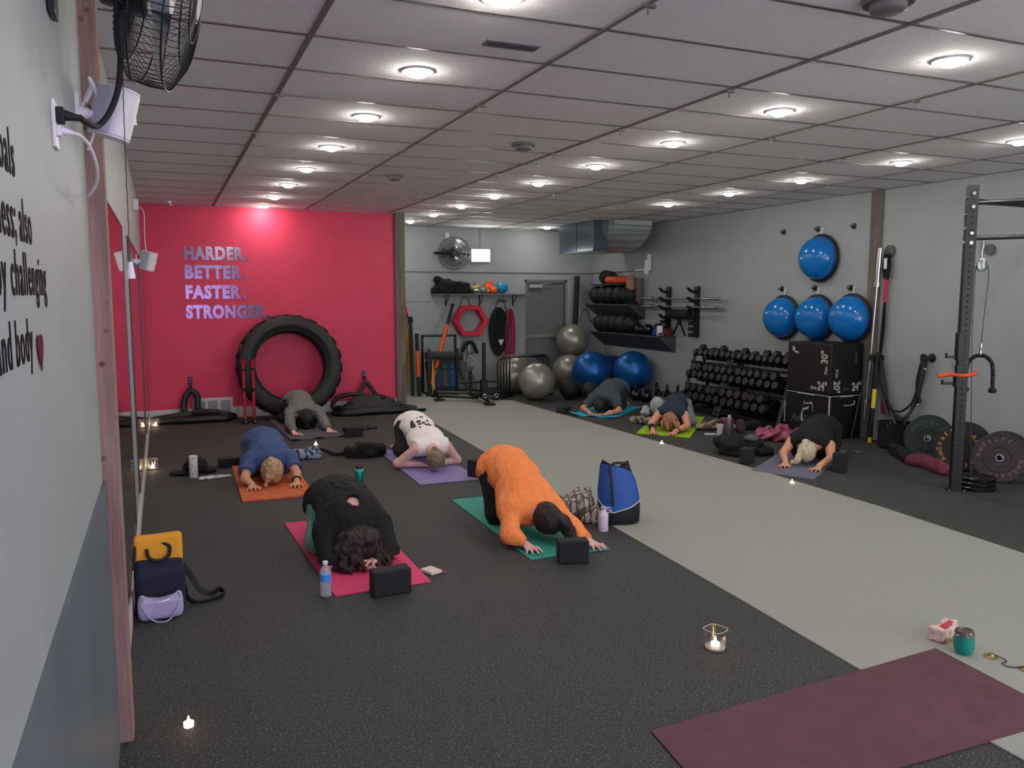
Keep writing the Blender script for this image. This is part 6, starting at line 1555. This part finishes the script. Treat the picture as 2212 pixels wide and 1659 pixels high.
# blue and black tote
t = thing('tote_bag', 'tall blue and black tote bag with a white piping line on the turf', 'bag', (2.41, 1.20, .006), (0, 0, -.25)); t.scale = (.92, .92, 1)
def loftbag(name, rings, mat, parent, n=48, cap=True, inner=None):
    g = MB(); vs = []; fs = []
    for (z, a, b, ex, dx, dy, wob) in rings:
        for i in range(n):
            q = 2*PI*i/n; c, s = math.cos(q), math.sin(q)
            zz = z(q) if callable(z) else z
            vs.append((dx+a*math.copysign(abs(c)**ex, c)*(1+wob*math.sin(3*q+z0_(zz))), dy+b*math.copysign(abs(s)**ex, s)*(1+wob*math.cos(2*q)), zz))
    for j in range(len(rings)-1):
        for i in range(n): fs.append((j*n+i, j*n+(i+1) % n, (j+1)*n+(i+1) % n, (j+1)*n+i))
    if cap: fs.append(tuple(range(n-1, -1, -1)))
    return g.add(vs, fs).build(name, mat, parent, smooth=60)
def z0_(z): return z*20
m_royal = M('royal_blue_nylon', (26, 78, 160), .6, var=.08, scale=12, bump=.15, bscale=30); m_blkn = M('black_nylon', (15, 15, 16), .7, var=.15, scale=20, bump=.1)
pip = lambda q: .17-.075*max(0, 1-abs(((q+PI/2+.35+PI) % (2*PI))-PI)/1.2)
loftbag('lower_panel', [(0.0, .155, .13, .7, 0, 0, 0), (.01, .165, .14, .7, 0, 0, 0), (.08, .17, .145, .75, 0, 0, .01), (pip, .168, .143, .75, 0, 0, .01)], m_blkn, t)
loftbag('upper_panel', [(pip, .168, .143, .75, 0, 0, .01), (.24, .163, .13, .8, -.005, 0, .02), (.32, .150, .105, .85, -.01, .01, .03), (lambda q: .40+.045*math.cos(q+2.6), .135, .075, .9, -.02, .02, .03), (lambda q: .37+.04*math.cos(q+2.6), .120, .060, .9, -.02, .02, .03), (.20, .12, .06, .9, -.02, .02, 0)], m_royal, t, cap=False)
loftbag('lining', [(lambda q: .405+.045*math.cos(q+2.6), .131, .071, .9, -.02, .02, .03), (lambda q: .43+.03*math.cos(q*2+1), .11, .05, .9, -.03, .03, .05), (.30, .09, .04, .9, -.02, .02, 0)], m_blkn, t, cap=False)
P = []
for i in range(49):
    q = 2*PI*i/48; c, s = math.cos(q), math.sin(q)
    P.append((.170*math.copysign(abs(c)**.75, c)*(1+.01*math.sin(3*q+z0_(pip(q)))), .145*math.copysign(abs(s)**.75, s)*(1+.01*math.cos(2*q)), pip(q)))
MB().tube(P[:-1], .0035, n=6, closed=True).build('white_piping', m_wplast, t)
MB().tube([(-.09, -.150, .15), (-.095, -.146, .25), (-.10, -.11, .38), (-.09, -.06, .43), (-.04, -.04, .45), (.03, -.03, .445), (.05, .0, .42)], .013, n=6, smooth=6, flat=.4).build('strap', m_blkn, t)

# yellow and navy backpack
t = thing('backpack', 'yellow and navy rolltop backpack against the mirrored wall', 'backpack', (-.765, .67, 0), (0, 0, .06))
m_navy = M('navy_canvas', (24, 25, 52), .8, var=.1, scale=12, bump=.1); m_must = M('mustard_canvas', (230, 158, 34), .75, var=.06, scale=12, bump=.1)
F = SDF((-.17, -.13, -.01), (.17, .13, .40), .006).rbox((0, 0, .12), (.125, .075, .13), .04).rbox((.0, .01, .20), (.118, .065, .10), .03).noise(.003, 18, 3); F.clip((0, 0, .002), (0, 0, -1)); F.clip((0, 0, .275), (.06, .5, 1)); F.build('navy_body', m_navy, t)
F = SDF((-.17, -.13, .2), (.17, .17, .46), .006).rbox((0, .03, .31), (.120, .052, .10), .02, (-.18, 0, -.03)).noise(.003, 15, 5); F.clip((0, 0, .268), (-.06, -.5, -1)); F.build('mustard_top', m_must, t)
MB().tube([(-.06, -.025, .35), (-.05, -.05, .31), (-.005, -.06, .288), (.045, -.05, .31), (.05, -.02, .355), (.0, 0, .375)], .010, n=6, smooth=6, flat=1.0).build('top_handle', m_blkn, t)
MB().tube([(-.11, .02, .37), (-.12, -.02, .34), (-.13, -.04, .25)], .008, n=6, smooth=4).build('side_strap', m_blkn, t)
MB().tube([(.12, .02, .22), (.16, .04, .15), (.20, .03, .07), (.26, .05, .03), (.31, .10, .03), (.33, .04, .02), (.26, .0, .008), (.18, .0, .006), (.13, .01, .05), (.12, .0, .12)], .017, n=6, smooth=6, flat=.35).build('shoulder_strap', m_blkn, t)
t = thing('handbag', 'lavender shoulder handbag leaning against the navy backpack', 'handbag', (-.765, .525, 0), (0, 0, .04))
m_lav = M('lavender_leather', (172, 166, 200), .4, var=.03, scale=10)
F = SDF((-.16, -.07, -.01), (.16, .07, .22), .005).rbox((0, 0, .065), (.108, .032, .062), .03).cap((-.075, 0, .06), (-.09, .01, .125), .032, .014).cap((.075, 0, .06), (.09, .01, .125), .032, .014); F.ell((0, .0, .185), (.082, .08, .075), None, .01, sub=True); F.clip((0, 0, .002), (0, 0, -1)); F.build('bag_body', m_lav, t)
MB().tube([(-.09, -.02, .105), (-.085, -.038, .08), (-.06, -.045, .035), (-.02, -.05, .006), (.03, -.052, .005), (.065, -.046, .04), (.085, -.038, .085), (.09, -.02, .115)], .004, n=8, smooth=6).build('shoulder_strap', m_lav, t)
MB().tube([(-.085, -.008, .128), (-.06, -.022, .115), (0, -.03, .105), (.06, -.022, .115), (.088, -.008, .13)], .003, n=6, smooth=6).build('zip', m_chrome, t)
for s in (-1, 1): MB().torus((s*.091, -.02, .125), .010, .0025, (1, .3, 0), n=16, k=6).build('strap_ring', m_chrome, t)
